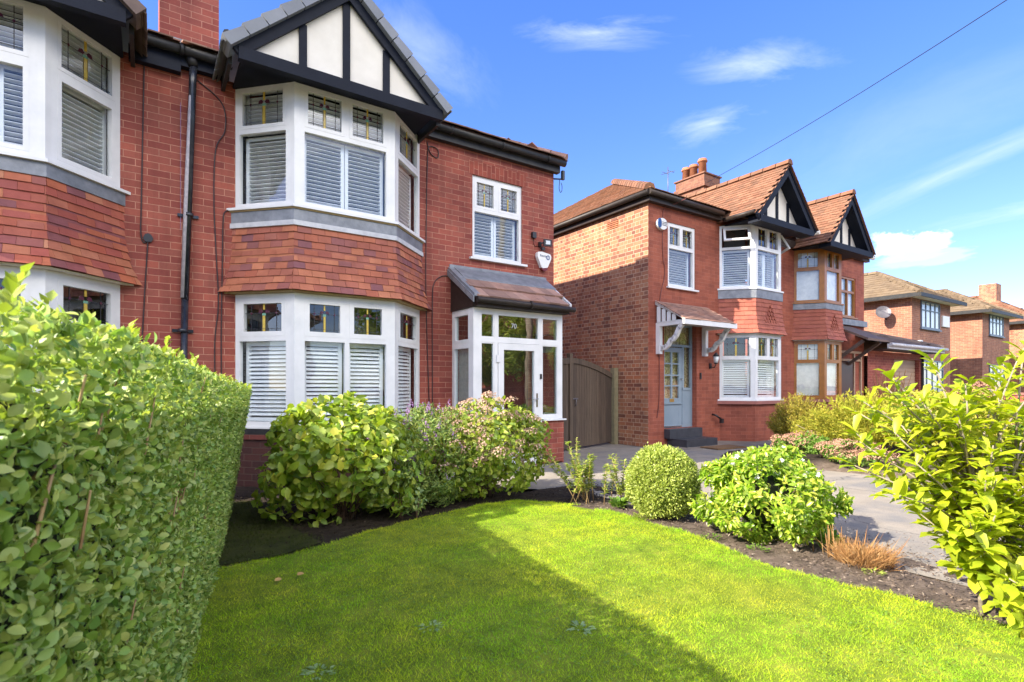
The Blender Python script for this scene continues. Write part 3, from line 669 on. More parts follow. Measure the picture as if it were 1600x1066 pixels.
# gables
g1 = gable(H1, 2.08, 1.10, 5.06, 6.07, 6.68, 6.75, 10.3, (1.54, 2.06, 2.58), 'greytile', .84, 3.36, 5.1, verge='greytile', cap='greytile')
g0 = gable(H0, 2*XP-2.08, 1.10, 5.06, 6.07, 6.68, 6.75, 10.3, (-1.9, -1.42, -.9), 'darktile', 2*XP-3.36, 2*XP-.84, 5.1, verge='darktile')
# gutters down the gable slopes' feet, fascia, main roof
for H, x0, x1 in ((H1, XP, .84), (H1, 3.38, 6.12), (H0, -.18, XP-.002)):
    f = MB(); f.box(x0, x1, 7.50, 7.598, 5.08 if x0 > 1 else 5.0 if x1 < XP else 5.08, 5.22)
    f.build('fascia', M['black'] if x0 < 1 else M['gutter'], H)
    f = MB(); f.tube([(x0, 7.44, 5.235), (x1+.06*(x0 > 1), 7.44, 5.235)], .056, 10)
    k = x0+.5
    while k < x1:
        f.tube([(k, 7.44, 5.235), (k+.035, 7.44, 5.235)], .066, 10); k += .95
    f.build('gutter', M['gutter'], H)
r = MB()
roof_slope(r, [(XP+.01, 7.38, 5.29), (6.22, 7.38, 5.29), (3.1, 11.25, 7.15), (XP+.01, 11.25, 7.15)], .25, .30, seed=21)
roof_slope(r, [(6.22, 7.38, 5.29), (6.22, 15.3, 5.29), (3.1, 11.25, 7.15)], .25, .30, seed=22)
ridge_caps(r, (6.2, 7.42, 5.33), (3.1, 11.25, 7.2)); r.build('roof', M['porchtile'], H1)
r = MB(); roof_slope(r, [(-6, 7.38, 5.29), (XP, 7.38, 5.29), (XP, 11.25, 7.15), (-6, 11.25, 7.15)], .25, .30, seed=23); r.build('roof', M['porchtile'], H0)
# gable side box: gutter and cheek on the left side of the main gable
f = MB(); f.box(.76, .80, 6.9, 7.6, 4.95, 5.24); f.tube([(.74, 6.75, 5.2), (.74, 7.5, 5.2)], .05, 8); f.build('gable_cheek', M['gutter'], H1)
f = MB(); f.box(-.16, -.12, 6.9, 7.6, 4.95, 5.24); f.tube([(-.10, 6.75, 5.2), (-.10, 7.5, 5.2)], .05, 8); f.build('gable_cheek', M['gutter'], H0)
f = MB(); f.box(3.38, 3.42, 6.9, 7.6, 4.95, 5.24); f.tube([(3.45, 6.72, 5.17), (3.45, 7.5, 5.2)], .05, 8); f.build('gable_cheek', M['gutter'], H1)
# chimney
c = MB(); c.box(.12, .76, 7.85, 8.75, 5.2, 9.0); o = c.build('chimney', M['brick1'], H1)
c = MB(); c.box(.08, .80, 7.79, 7.849, 5.25, 5.55); c.build('chimney_flashing', M['lead'], o)

# upper right window
uw = Win(); P = Panel(4.37, 7.6, 5.36, 7.6)
winpanel(uw, P, 0, .99, 3.36, 4.71, 4.16, 2, 1, fd=-.03, split=2, blind_top='slats_top', fw=.055)
uw.sill.ob(P, -.06, 1.06, 3.325, 3.359, -.02, .06); uw.done('window', H1, 'white')

# porch: glazed box on a brick base, lean-to roof
PX0, PX1, PY = 4.00, 5.70, 6.93
po = Win()
PFr = Panel(PX0, PY, PX1, PY); PL = Panel(PX0, 7.6, PX0, PY); PR = Panel(PX1, PY, PX1, 7.6)
L = PFr.L; fw = .06
po.fr.ob(PFr, .0, .13, .73, 2.44, -.06, 0); po.fr.ob(PFr, L-.09, L, .73, 2.44, -.06, 0)
po.fr.ob(PFr, .13, L-.09, 2.37, 2.44, -.06, 0)
po.fr.ob(PFr, .13, .37, .73, .79, -.06, 0); po.fr.ob(PFr, 1.28, L-.09, .73, .79, -.06, 0)
for a, b in ((.37, .43), (1.22, 1.28)): po.fr.ob(PFr, a, b, .02, 2.37, -.06, 0)
for a, b in ((.13, .37), (.43, 1.22), (1.28, L-.09)): po.fr.ob(PFr, a, b, 1.93, 2.0, -.06, -.001)
def plight(u0, u1, z0, z1): 
    po.gl.ob(PFr, u0, u1, z0, z1, -.033, -.027); po.fr.ring(PFr, u0, u1, z0, z1, .018, -.05, -.006)
for a, b in ((.13, .37), (1.28, L-.09)): plight(a, b, 2.0, 2.37); plight(a, b, .79, 1.93)
plight(.43, 1.22, 2.0, 2.37)
# side panels
for PP, flip in ((PL, True), (PR, False)):
    a0, a1 = 0, PP.L-.062 if flip else PP.L
    if not flip: a0 = .062
    po.fr.ring(PP, a0, a1, .73, 2.44, .05, -.06, 0); po.fr.ob(PP, a0+.05, a1-.05, 1.87, 1.93, -.06, -.001)
    light(po, PP, a0+.05, a1-.05, 1.93, 2.39, -.012, .045, False, None); light(po, PP, a0+.05, a1-.05, .78, 1.87, -.012, .03, False, 'curtain' if flip else None)
o = po.done('porch_window', H1, 'white', gm='glassp')
for a, c in ((-.05, .37), (1.28, L+.05)):
    d = MB(); d.ob(PFr, a, c, .705, .729, -.06, .05); d.build('sill', M['white'], o)
d = MB(); d.ring(PFr, .435, 1.215, .02, 1.925, .10, -.05, .012, wb=.22); dr = d.build('porch_door', M['white'], H1)
d = MB(); d.ob(PFr, .535, 1.115, .24, 1.825, -.028, -.022); d.build('pane', M['glassp'], dr)
d = MB(); d.ob(PFr, 1.15, 1.18, .93, 1.15, .012, .02); d.tube([PFr.pt(1.165, 1.06, .02), PFr.pt(1.165, 1.06, .05), PFr.pt(1.06, 1.06, .055)], .009, 8); d.build('door_handle', M['chrome'], dr)
for z_ in (1.63, .6):
    d = MB(); d.ob(PFr, .40, .46, z_, z_+.11, .001, .028); d.build('hinge', M['white'], dr)
d = MB(); d.ob(PFr, 1.235, 1.265, 1.38, 1.46, .001, .02); d.build('doorbell', M['plastic_k'], H1)
text_mesh(o, '70', .105, (4.74, PY+.018, 2.20), FR, M['whitelead'], 'house_number')
b = MB(); b.box(PX0-.03, PX0+.37, PY, PY+.1, -.2, .704); b.box(PX0-.03, PX0+.07, PY+.1, 7.598, -.2, .704); b.build('porch_base_wall', M['brick1'], H1)
b = MB(); b.box(PX0+1.28, PX1+.03, PY, PY+.1, -.2, .704); b.box(PX1-.07, PX1+.03, PY+.1, 7.598, -.2, .704); b.build('porch_base_wall', M['brick1'], H1)
b = MB(); b.box(PX0, PX1, PY, 7.6, 0, .02); b.build('porch_floor', M['sill2'], H1)
b = MB(); Pin = Panel(4.3, 7.599, 5.45, 7.599); b.ring(Pin, 0, 1.15, .05, 2.15, .1, 0, .05); b.ob(Pin, .1, 1.05, .15, 2.05, 0, .03); b.build('inner_door', M['darkwood'], H1)
# porch roof
rz0, rz1, ry0, ry1 = 2.55, 3.06, 6.79, 7.6
r = MB(); roof_slope(r, [(3.98, ry0, rz0), (5.73, ry0, rz0), (5.81, ry1-.30, rz1-.16), (3.98, ry1-.30, rz1-.16)], .19, .31, .03, seed=31); o = r.build('porch_roof', M['porchtile'], H1)
sl = (rz1-rz0)/(ry1-ry0)
b = MB(); b.prism([(3.93, ry0-.01, rz0+.03), (4.03, ry0-.01, rz0+.03), (4.03, ry1, rz1+.05), (3.93, ry1, rz1+.05)], (0, 0, .04))
b.prism([(3.93, ry0-.01, rz0-.06), (3.93, ry0-.01, rz0+.03), (3.93, ry1, rz1+.05), (3.93, ry1, rz1-.05)], (-.02, 0, 0))
b.prism([(4.03, ry1-.34, rz1-.15), (5.83, ry1-.34, rz1-.15), (5.86, ry1-.01, rz1+.07), (4.03, ry1-.01, rz1+.07)], (0, 0, .03)); b.box(3.95, 5.87, 7.58, 7.599, 3.0, 3.19)
b.build('lead_flashing', M['lead'], o)
b = MB(); b.prism([(5.74, ry0-.02, rz0-.05), (5.74, ry0-.02, rz0+.06), (5.87, ry1, rz1+.07), (5.87, ry1, rz1-.02)], (.025, 0, 0)); b.build('verge_board', M['white'], o)
b = MB(); b.tube([(3.95, ry0-.05, 2.53), (5.80, ry0-.05, 2.515)], .045, 10)
for k in (4.9,): b.tube([(k, ry0-.05, 2.525), (k+.04, ry0-.05, 2.525)], .06, 10)
b.build('gutter', M['brown_gutter'], o)
b = MB(); b.box(3.99, 5.74, ry0, PY+.02, 2.445, 2.5); b.box(3.97, 4.01, 6.9, 7.6, 2.445, 2.55)
b.box(3.99, 5.75, PY+.02, 7.58, 2.445, 2.49)
b.prism([(3.97, 6.97, 2.55), (3.97, 7.59, 2.55), (3.97, 7.59, 2.95)], (.02, 0, 0))
b.build('porch_soffit', M['brown_gutter'], o)

# downpipe
dp = thing('downpipe', 'black drainpipe with flaking paint running down between the two red brick house fronts', 'drainpipe', (.40, 7.53, 0))
d = MB(); d.tube([(.455, 7.5, 5.12), (.45, 7.53, 4.9), (.37, 7.53, 2.3)], .042, 10); d.build('upper_pipe', M['pipe'], dp)
d = MB(); d.tube([(.37, 7.53, 2.299), (.335, 7.53, -.1)], .039, 10); d.build('lower_pipe', M['pipe'], dp)
d = MB(); d.tube([(.435, 7.50, 5.20), (.455, 7.50, 5.10)], [.075, .05], 10); d.build('hopper', M['gutter'], dp)
for x, z in ((.405, 3.32), (.35, 1.93)):
    d = MB(); d.tube([(x, 7.53, z-.02), (x, 7.53, z+.02)], .056, 10); d.box(x-.11, x+.11, 7.575, 7.595, z-.018, z+.018); d.build('bracket', M['pipe'], dp)
d = MB(); d.tube([(.427, 7.512, 4.75), (.386, 7.508, 3.6), (.347, 7.512, 2.32)], [.02, .028, .026], 6); d.build('bare_strip', M['flake'], dp)

# cables on house one
def cable(name, pts, label, r=.007, m='cable', box=None, group=None):
    o = thing(name, label, 'cable', pts[0]); b = MB(); 
    P_ = [Vector(p) for p in pts]; sm = []
    for i in range(len(P_)-1):
        a, q, c_, d_ = P_[max(i-1, 0)], P_[i], P_[i+1], P_[min(i+2, len(P_)-1)]
        for k in range(5):
            t = k/5; sm.append(.5*((2*q)+(c_-a)*t+(2*a-5*q+4*c_-d_)*t*t+(3*q-a-3*c_+d_)*t**3))
    sm.append(P_[-1]); b.tube(sm, r, 6); b.build('wire', M[m], o)
    if box:
        b = MB(); x, z = box; b.prism([(x-.05, 7.57, z-.01), (x-.03, 7.57, z-.05), (x+.03, 7.57, z-.05), (x+.05, 7.57, z-.01), (x+.03, 7.57, z+.035), (x, 7.57, z+.05), (x-.03, 7.57, z+.035)], (0, .03, 0)); b.build('junction_box', M['plastic_k'], o)
    return o
Yc = 7.588
cable('cable', [(-.03, Yc, 5.15), (-.045, Yc, 4.3), (-.06, Yc, 3.4), (-.065, Yc, 3.05), (-.04, Yc, 2.94), (.0, Yc, 2.95), (-.0, Yc, 2.9), (-.03, Yc, 2.3), (-.07, Yc, 1.4)], 'dark cable down the brickwork left of the drainpipe, with a black junction box', box=(.005, 3.0))
cable('cable', [(.50, Yc, 5.0), (.72, Yc, 4.85), (.80, Yc, 4.7), (.80, Yc, 4.45), (.70, Yc, 4.2), (.68, Yc, 3.6), (.70, Yc, 3.0), (.73, Yc, 2.3), (.69, Yc, 1.8), (.70, Yc, .9)], 'thin dark cable curving down the bricks between drainpipe and bay window')
cable('cable', [(.86, Yc, 3.48), (.80, Yc, 3.44), (.78, Yc, 3.3), (.77, Yc, 2.6), (.76, Yc, 1.8), (.77, Yc, .8)], 'short dark cable dropping from the left end of the upper bay window sill')
cable('cable', [(3.56, Yc, 5.02), (3.62, Yc, 4.86), (3.74, Yc, 4.82), (3.74, Yc, 4.95), (3.6, Yc, 4.96), (3.57, Yc, 4.8), (3.55, Yc, 4.0), (3.54, Yc, 2.9), (3.56, Yc, 2.0), (3.6, Yc, .9)], 'dark cable with a loop at its top, right of the bay window', m='cable')
cable('cable', [(3.92, Yc, 3.0), (3.8, Yc, 2.98), (3.68, Yc, 2.86), (3.65, Yc, 2.6), (3.65, Yc, 1.6), (3.66, Yc, .95), (3.75, Yc, .6)], 'dark cable bending down from the porch roof corner', m='cable')

# alarm box house one
ab = thing('alarm_box', 'white shield shaped burglar alarm box on the brick wall right of the upper window', 'alarm box', (5.79, 7.6, 3.48))
b = MB(); sh = [(-.02, .13), (.0, .155), (.08, .165), (.26, .14), (.28, .11), (.28, .06), (.2, -.10), (.1, -.12), (.07, -.11), (-.02, .07)]
b.prism([(5.66+x, 7.53, 3.46+z) for x, z in sh][::-1], (0, .068, 0)); b.build('casing', M['plastic_w'], ab)
b = MB(); b.prism([(5.66+x, 7.535, 3.46+z) for x, z in ((.07, -.115), (.10, -.125), (.2, -.105), (.205, -.13), (.17, -.16), (.12, -.165), (.08, -.145))][::-1], (0, .055, 0)); b.build('lens', M['redlens'], ab)
text_mesh(ab, 'Ready', .058, (5.76, 7.5285, 3.555), FR, M['cablew'])
b = MB(); 
for k in range(16):
    a0, a1 = 2*math.pi*k/16, 2*math.pi*(k+1)/16
    q = [(5.868+r_*math.cos(a), 7.5285, 3.535+r_*math.sin(a)) for r_, a in ((.042, a0), (.042, a1), (.028, a1), (.028, a0))]; b.prism(q, (0, .001, 0))
b.box(5.86, 5.872, 7.5275, 7.5285, 3.515, 3.557); b.build('emblem', M['bluelens'], ab)
fl = thing('floodlight', 'small black floodlight with motion sensor above the shield shaped alarm box', 'floodlight', (5.8, 7.6, 3.78))
b = MB(); b.box(5.70, 5.74, 7.55, 7.6, 3.72, 3.80); b.bar((5.72, 7.56, 3.77), (5.78, 7.47, 3.79), .02, .02); b.build('bracket', M['plastic_k'], fl)
b = MB(); Pf = Panel(5.74, 7.48, 5.90, 7.44); b.ob(Pf, 0, .15, 3.72, 3.84, -.03, 0); hd = b.build('lamp_head', M['plastic_k'], fl)
b = MB(); b.ob(Pf, .035, .12, 3.75, 3.815, .0005, .002); b.build('lamp_lens', M['lens'], hd)
b = MB(); b.box(5.72, 5.78, 7.50, 7.55, 3.65, 3.70); b.build('motion_sensor', M['plastic_k'], fl)
sc = thing('junction_box', 'small dark box on the bricks right of the upper window, above the floodlight', 'junction box', (5.58, 7.6, 3.9))
b = MB(); b.box(5.545, 5.625, 7.54, 7.6, 3.85, 3.95); b.build('casing', M['plastic_k'], sc)
b = MB(); b.tube([(5.60, 7.59, 3.85), (5.60, 7.59, 3.76), (5.62, 7.59, 3.72), (5.70, 7.59, 3.73)], .006, 6); b.build('wire', M['cable_red'], sc)
gc = thing('wall_bracket', 'dark insulator bracket with a hanging cable loop under the gutter corner of the nearer house', 'bracket', (6.05, 7.6, 5.05))
b = MB(); b.tube([(6.03, 7.57, 4.98), (6.18, 7.52, 4.99)], .014, 6); b.box(6.17, 6.22, 7.49, 7.54, 4.98, 5.14); b.build('arm', M['plastic_k'], gc)
b = MB(); pts = [(6.13, 7.53, 4.98)]+[(6.155+.035*math.cos(a), 7.53, 4.84+.09*math.sin(a)) for a in np.linspace(math.pi*.75, math.pi*2.4, 10)]; b.tube(pts, .007, 6); b.build('wire', M['cablew'], gc)

# ---------------- house two (white bay, blue grey door)
H2 = thing('semi_detached_house', 'red brick house with sunlit side wall and grey blue door under a white canopy', 'house', (11, 7.6, 0))
X2 = 8.53; XM = 13.95; E2 = 5.06
w = MB(); DO = (9.02, 10.10, .36, 2.62)
wall(w, PF, X2, XM, 0, E2, [(9.14, 10.05, 3.38, 4.75), DO, (10.99, 12.92, .97, 2.44), (10.99, 12.92, 3.51, 4.9)], .3)
w.build('front_wall', M['brick2f'], H2)
w = MB(); wall(w, Panel(X2, 16, X2, 7.6), 0, 8.4, 0, E2+.05, [(7.2, 7.55, 4.74, 4.92)], .02); w.box(X2+.01, XM, 15.9, 16, 0, E2); w.build('side_wall', M['brick2s'], H2)
w = MB(); w.ob(Panel(X2, 16, X2, 7.6), 7.2, 7.55, 4.74, 4.92, -.03, -.012)
for k in range(4): w.ob(Panel(X2, 16, X2, 7.6), 7.21, 7.54, 4.755+k*.042, 4.78+k*.042, -.012, .006)
w.build('air_vent', M['pot'], H2)
uw = Win(); P = Panel(9.14, 7.6, 10.05, 7.6)
winpanel(uw, P, 0, .91, 3.38, 4.75, 4.24, 2, 1, fd=-.02, blind='slats', blind_top='slats_top', fw=.06, sash_top=.02)
uw.sill.ob(P, -.05, .97, 3.345, 3.379, -.02, .06); uw.done('window', H2, 'white')
B2 = [(10.93, 7.6), (11.42, 7.02), (12.48, 7.02), (12.98, 7.6)]
B3 = [(14.15, 7.6), (14.55, 7.02), (15.45, 7.02), (15.9, 7.6)]
up = Win(); PSs = bay_window(up, B2, 3.50, 4.95, 4.42, (1, 2, 1), (1, 1, 1), fw=.05, post=.10, sash_bot=0, splits=(1, 2, 1), skips=((0,), (), (0,)), sash_top=.02, blind_top=None)
for P in (PSs[0], PSs[2]):                                   # top lights standing open
    OP = MB(); up.op.append(OP); u0, u1 = .07, P.L-.12; z1, z0 = 4.87, 4.50
    for a, b, c_, d_ in ((u0, u0+.05, 0, 1), (u1-.05, u1, 0, 1), (u0+.05, u1-.05, 0, .14), (u0+.05, u1-.05, .86, 1)):
        def q(u, s_, o_): return P.pt(u, z1-(1-s_)*.33+o_*.4, .02+(1-s_)*.20+o_)
        OP.box8([q(a, c_, .03), q(b, c_, .03), q(b, c_, 0), q(a, c_, 0), q(a, d_, .03), q(b, d_, .03), q(b, d_, 0), q(a, d_, 0)], 0)
    OP.box8([q(u0+.05, .14, .016), q(u1-.05, .14, .016), q(u1-.05, .14, .01), q(u0+.05, .14, .01), q(u0+.05, .86, .016), q(u1-.05, .86, .016), q(u1-.05, .86, .01), q(u0+.05, .86, .01)], 1)
bay_band(up.sill, B2, -.08, .06, 3.468, 3.5); up.done('bay_window', H2, 'white')
lo = Win(); bay_window(lo, B2, .96, 2.45, 1.90, (1, 2, 1), (1, 1, 1), fw=.05, post=.10, sash_top=.025); bay_band(lo.sill, B2, -.08, .05, .925, .96); lo.done('bay_window', H2, 'white')
def tri_mark(xc, yb, z, H_, nrows=6):
    b = MB()
    P = Panel(xc, yb, xc+1, yb)
    for r in range(nrows):
        for k in range(nrows-r):
            u = (k-(nrows-r-1)/2)*.105; zz = z+r*.088
            b.prism([P.pt(u-.042, zz, .0), P.pt(u, zz-.05, .0), P.pt(u+.042, zz, .0), P.pt(u, zz+.05, .0)], P.n*.03)
    b.build('tile_pattern', M['claytile2'], H_)
for H, B, xc in ((H2, B2, 11.98), (H3 := thing('semi_detached_house', 'red brick house with golden brown timber bay windows, left of the low garage', 'house', (16, 7.6, 0)), B3, 15.0)):
    t = MB(); tile_hang(t, B, 2.47, 3.28, 8, .165, flare=.10, seed=41); t.build('tile_hanging', M['claytile2'], H); tri_mark(xc, B[1][1]-.035, 2.66, H)
    f = MB(); bay_band(f, B, -.02, .04, 3.27, 3.467); f.build('lead_apron', M['lead'], H)
    f = MB(); bay_slab(f, B, .05, 2.452, 2.47); f.build('bay_soffit', M['white'], H)
f = MB(); bay_band(f, B2, -.3, .0, -.1, .85); f.build('bay_base_wall', M['brick2f'], H2)
f = MB(); bay_slab(f, B2, .07, .851, .924); f.build('stone_sill', M['sill2'], H2)
# door recess
P = Panel(9.02, 7.72, 10.10, 7.72); d = MB()
d.ring(P, 0, 1.08, .36, 2.62, .06, -.05, .0); d.ob(P, .06, 1.02, 2.12, 2.17, -.05, -.001); d.ob(P, .74, .80, .42, 2.12, -.05, -.001); d.ob(P, .80, 1.02, .42, 1.2, -.05, -.004); d.ob(P, .74, 1.02, 1.17, 1.23, -.05, .012)
fr = d.build('door_frame', M['door2'], H2)
d = MB(); d.ob(P, .06, .74, 2.17, 2.56, -.03, -.024); d.ob(P, .80, 1.02, 1.23, 2.12, -.03, -.024); d.ob(P, .74, 1.02, 2.17, 2.56, -.03, -.024); d.build('pane', M['glass'], fr)
d = MB(); d.ob(P, .0, 1.08, .36, 2.6, -.12, -.10); d.build('hall_curtain', M['netting'], fr)
d = MB(); 
for k in range(6): d.ob(P, .1+k*.115, .106+k*.115, 2.17, 2.56, -.0235, -.02)
for k in range(3): d.ob(P, .85+k*.05, .855+k*.05, 1.23, 2.12, -.0235, -.02)
d.build('leaded_light', M['leadline'], fr)
d = MB(); 
d.ob(P, .065, .17, .40, 2.10, -.045, -.008); d.ob(P, .63, .735, .40, 2.10, -.045, -.008); d.ob(P, .17, .63, .40, 1.0, -.045, -.010); d.ob(P, .17, .63, 2.0, 2.10, -.045, -.008)
d.ob(P, .375, .425, 1.0, 2.0, -.045, -.010)
for z in (1.27, 1.50, 1.75): d.ob(P, .17, .375, z-.015, z+.015, -.045, -.010); d.ob(P, .425, .63, z-.015, z+.015, -.045, -.010)
d.ob(P, .10, .70, .87, .90, -.008, .02)
dr = d.build('front_door', M['door2'], H2)
d = MB(); d.ob(P, .17, .63, 1.0, 2.0, -.03, -.024); d.build('pane', M['glass'], dr)
d = MB(); d.ob(P, .33, .47, .92, .99, -.009, .0); d.build('letterbox', M['brass'], dr)
d = MB(); d.tube([P.pt(.69, 1.42, -.01), P.pt(.69, 1.42, .04), P.pt(.66, 1.40, .05)], .012, 8); d.build('door_handle', M['chrome'], dr)
d = MB(); d.ob(P, .10, .70, .375, .40, -.01, .02); d.build('threshold', M['chrome'], dr)
d = MB(); d.box(9.02, 10.10, 7.45, 7.8, .16, .355); d.box(9.12, 10.14, 7.10, 7.6, -.02, .158); d.build('doorstep', M['slate'], H2)
# door canopy
cz0, cz1, cy0 = 2.52, 3.0, 6.85
o = MB(); roof_slope(o, [(8.72, cy0, cz0+.06), (10.42, cy0, cz0+.06), (10.42, 7.6, cz1+.02), (8.72, 7.6, cz1+.02)], .165, .085, seed=51); cp = o.build('door_canopy', M['porchtile'], H2)
o = MB()
for x in (8.76, 10.28):
    o.box(x, x+.09, 7.50, 7.598, 1.93, 2.5+.0); o.box(x, x+.09, cy0+.02, 7.598, 2.50, 2.58)
    pts = []
    for k in range(9):
        t = k/8; pts.append(Vector((x+.045, 7.52-t*.55, 2.02+t*.47+.03*math.sin(t*math.pi*5)-.09*math.sin(t*math.pi))))
    for p, q in zip(pts, pts[1:]): o.bar(p, q+(q-p)*.15, .07, .085, side=(1, 0, 0))
o.box(8.70, 10.44, cy0-.02, cy0+.015, 2.49, 2.60)
x = 8.74; o.prism([(x, cy0+.02, 2.58), (x, cy0+.02, 2.62), (x, 7.598, 3.04), (x, 7.598, 2.96)], (.03, 0, 0)); 
for k in range(4):
    y = 7.08+k*.13; o.box(x+.005, x+.02, y, y+.09, 2.58, 2.60+(y-cy0)*.5)
o.box(8.80, 10.3, cy0+.02, 7.598, 2.585, 2.60); o.build('canopy_bracket', M['white'], cp)
# wall fittings of house two
lt = thing('wall_lantern', 'black carriage lantern on the red brick between the blue door and white bay', 'lantern', (10.62, 7.6, 1.8))
b = MB(); b.box(10.54, 10.60, 7.57, 7.6, 1.66, 1.78); b.tube([(10.57, 7.57, 1.70), (10.57, 7.48, 1.68), (10.57, 7.44, 1.76)], .012, 6)
b.tube([(10.57, 7.44, 1.76), (10.57, 7.44, 1.79)], [.035, .05], 6); b.tube([(10.57, 7.44, 1.93), (10.57, 7.44, 2.02)], [.085, .012], 6); b.build('lantern_frame', M['plastic_k'], lt)
b = MB(); b.tube([(10.57, 7.44, 1.79), (10.57, 7.44, 1.93)], [.045, .07], 6); b.build('lantern_glass', M['lens'], lt)
bl = thing('doorbell', 'small black doorbell beside the grey blue front door', 'doorbell', (10.22, 7.6, 1.5)); b = MB(); b.box(10.2, 10.245, 7.575, 7.6, 1.42, 1.56); b.build('casing', M['plastic_k'], bl)
tp = thing('garden_tap', 'black outdoor fitting low on the bricks below the lantern', 'tap', (10.75, 7.6, .55)); b = MB(); b.tube([(10.66, 7.6, .62), (10.66, 7.5, .60), (10.80, 7.48, .52)], .022, 8); b.box(10.78, 10.86, 7.44, 7.5, .42, .52); b.build('spout', M['plastic_k'], tp)
al = thing('alarm_box', 'round white alarm box with a blue lens near the sunlit house corner', 'alarm box', (8.87, 7.6, 4.66))
b = MB(); b.prism([(8.90+.145*math.cos(a), 7.53, 4.65+.12*math.sin(a)) for a in np.linspace(0, 2*math.pi, 25)[:-1]], (0, .068, 0)); b.build('casing', M['plastic_w'], al)
b = MB(); b.prism([(8.79+.055*math.cos(a), 7.51, 4.65+.10*math.sin(a)) for a in np.linspace(0, 2*math.pi, 17)[:-1]], (0, .019, 0)); b.build('lens', M['bluelens'], al)
b = MB(); 
for k in range(3): b.box(8.88, 8.99, 7.5275, 7.5295, 4.62+k*.03, 4.632+k*.03)
b.box(8.995, 9.01, 7.5275, 7.5295, 4.60, 4.71); b.build('marking', M['plastic_k'], al)
cable('cable', [(9.35, 7.3, 5.2), (9.2, 7.45, 5.1), (8.98, Yc, 4.95), (8.97, Yc, 4.0), (9.03, Yc, 3.75), (9.0, Yc, 3.5), (8.88, Yc, 3.1), (8.84, Yc, 2.4), (8.86, Yc, 1.5), (8.84, Yc, .9), (8.78, Yc, .6)], 'thin red cable down the brick corner beside the blue door', r=.008, m='cable_red')
dp = thing('downpipe', 'black drainpipe squeezed between the white and the brown bay windows', 'drainpipe', (13.2, 7.5, 0))
b = MB(); b.tube([(13.25, 7.52, 5.0), (13.25, 7.52, 0)], .045, 8); b.build('pipe', M['pipe'], dp)
# gutters, roof of house two
EY = 7.36
b = MB(); b.box(X2-.1, 10.9, 7.48, 7.598, E2-.02, E2+.12); b.box(X2-.10, X2-.002, 7.598, 16, E2-.02, E2+.12); b.build('fascia', M['brown_gutter'], H2)
b = MB(); b.box(12.95, 14.0, 7.48, 7.598, E2-.2, E2-.02); b.build('fascia', M['brown_gutter'], H2)
b = MB(); b.tube([(X2-.17, 16, E2+.13), (X2-.17, 7.42, E2+.13)], .06, 10); b.tube([(X2-.17, 7.42, E2+.13), (10.80, 7.42, E2+.11)], .06, 10); b.tube([(10.82, 7.42, E2-.03), (10.82, 6.66, E2-.03)], .05, 10); b.build('gutter', M['brown_gutter'], H2)
r = MB(); A = (11.2, 11.25, 7.12)
roof_slope(r, [(X2-.18, 7.40, 5.24), (XM, 7.40, 5.24), (XM, 11.25, 7.12), A], .165, .11, seed=61)
roof_slope(r, [(X2-.18, 15.2, 5.24), (X2-.18, 7.40, 5.24), A], .165, .11, seed=62)
ridge_caps(r, (X2-.16, 7.42, 5.27), (11.2, 11.25, 7.17), .11, .32); ridge_caps(r, A, (XM, 11.25, 7.16), .1); r.build('roof', M['rooftile2'], H2)
gable(H2, 12.08, 1.0, 4.98, 6.05, 6.62, 6.9, 10.6, (11.62, 12.08, 12.54), 'rooftile2', 10.95, 13.15, 5.1, verge=None, gext=.24)
c = MB(); c.box(13.9, 14.62, 10.2, 11.2, 5.8, 7.3); c.box(13.83, 14.69, 10.13, 11.27, 7.3, 7.42); c.box(13.87, 14.65, 10.17, 11.23, 7.42, 7.68); c.box(13.83, 14.69, 10.13, 11.27, 7.68, 7.72)
ch = c.build('chimney', M['brickch'], H2)
c = MB()
for y, h_ in ((11.0, .42), (10.72, .42), (10.4, .5)):
    c = MB(); c.tube([(14.1, y, 7.72), (14.1, y, 7.72+h_-.1), (14.1, y, 7.72+h_-.09), (14.1, y, 7.72+h_-.05), (14.1, y, 7.72+h_-.049), (14.1, y, 7.72+h_)], [.13, .115, .15, .15, .12, .13], 12); c.build('chimney_pot', M['pot'], ch)
an = thing('television_aerial', 'thin television aerial standing on the roof left of the terracotta chimney pots', 'aerial', (12.5, 10.5, 6.6))
b = MB(); b.tube([(12.75, 10.6, 6.6), (12.75, 10.6, 7.75)], .012, 5); b.tube([(12.75, 10.35, 7.55), (12.75, 10.85, 7.6)], .008, 5); b.tube([(12.6, 10.5, 7.58), (12.9, 10.5, 7.58)], .007, 5); b.tube([(12.6, 10.7, 7.6), (12.9, 10.7, 7.6)], .007, 5); b.build('mast', M['dish'], an)

# ---------------- house three (brown bays)
X3R = 18.15
w = MB(); wall(w, PF, XM+.001, X3R, 0, E2, [(16.7, 17.6, 3.30, 4.48), (14.21, 15.84, .97, 2.44), (14.21, 15.84, 3.51, 4.8)], .3); wall(w, Panel(X3R, 7.6, X3R, 16), 0, 8.4, 0, E2); w.build('wall', M['brick2f'], H3)
uw = Win(); P = Panel(16.7, 7.6, 17.6, 7.6); winpanel(uw, P, 0, .9, 3.30, 4.48, 4.05, 2, 2, fd=-.02, blind='curtain', blind_top='curtain', sash_top=0, lead_top=False); uw.sill.ob(P, -.05, .95, 3.26, 3.299, -.02, .05); uw.done('window', H3, 'woodframe')
for z0, z1, zt, cur in ((3.46, 4.85, 4.32, 'curtain'), (.96, 2.45, 1.90, 'curtain')):
    lo = Win(); bay_window(lo, B3, z0, z1, zt, (1, 2, 1), (1, 1, 1), blinds=(cur, cur, cur), fw=.06, post=.12, sash_top=.03, blind_top='curtain'); bay_band(lo.sill, B3, -.08, .06, z0-.035, z0); lo.done('bay_window', H3, 'woodframe')
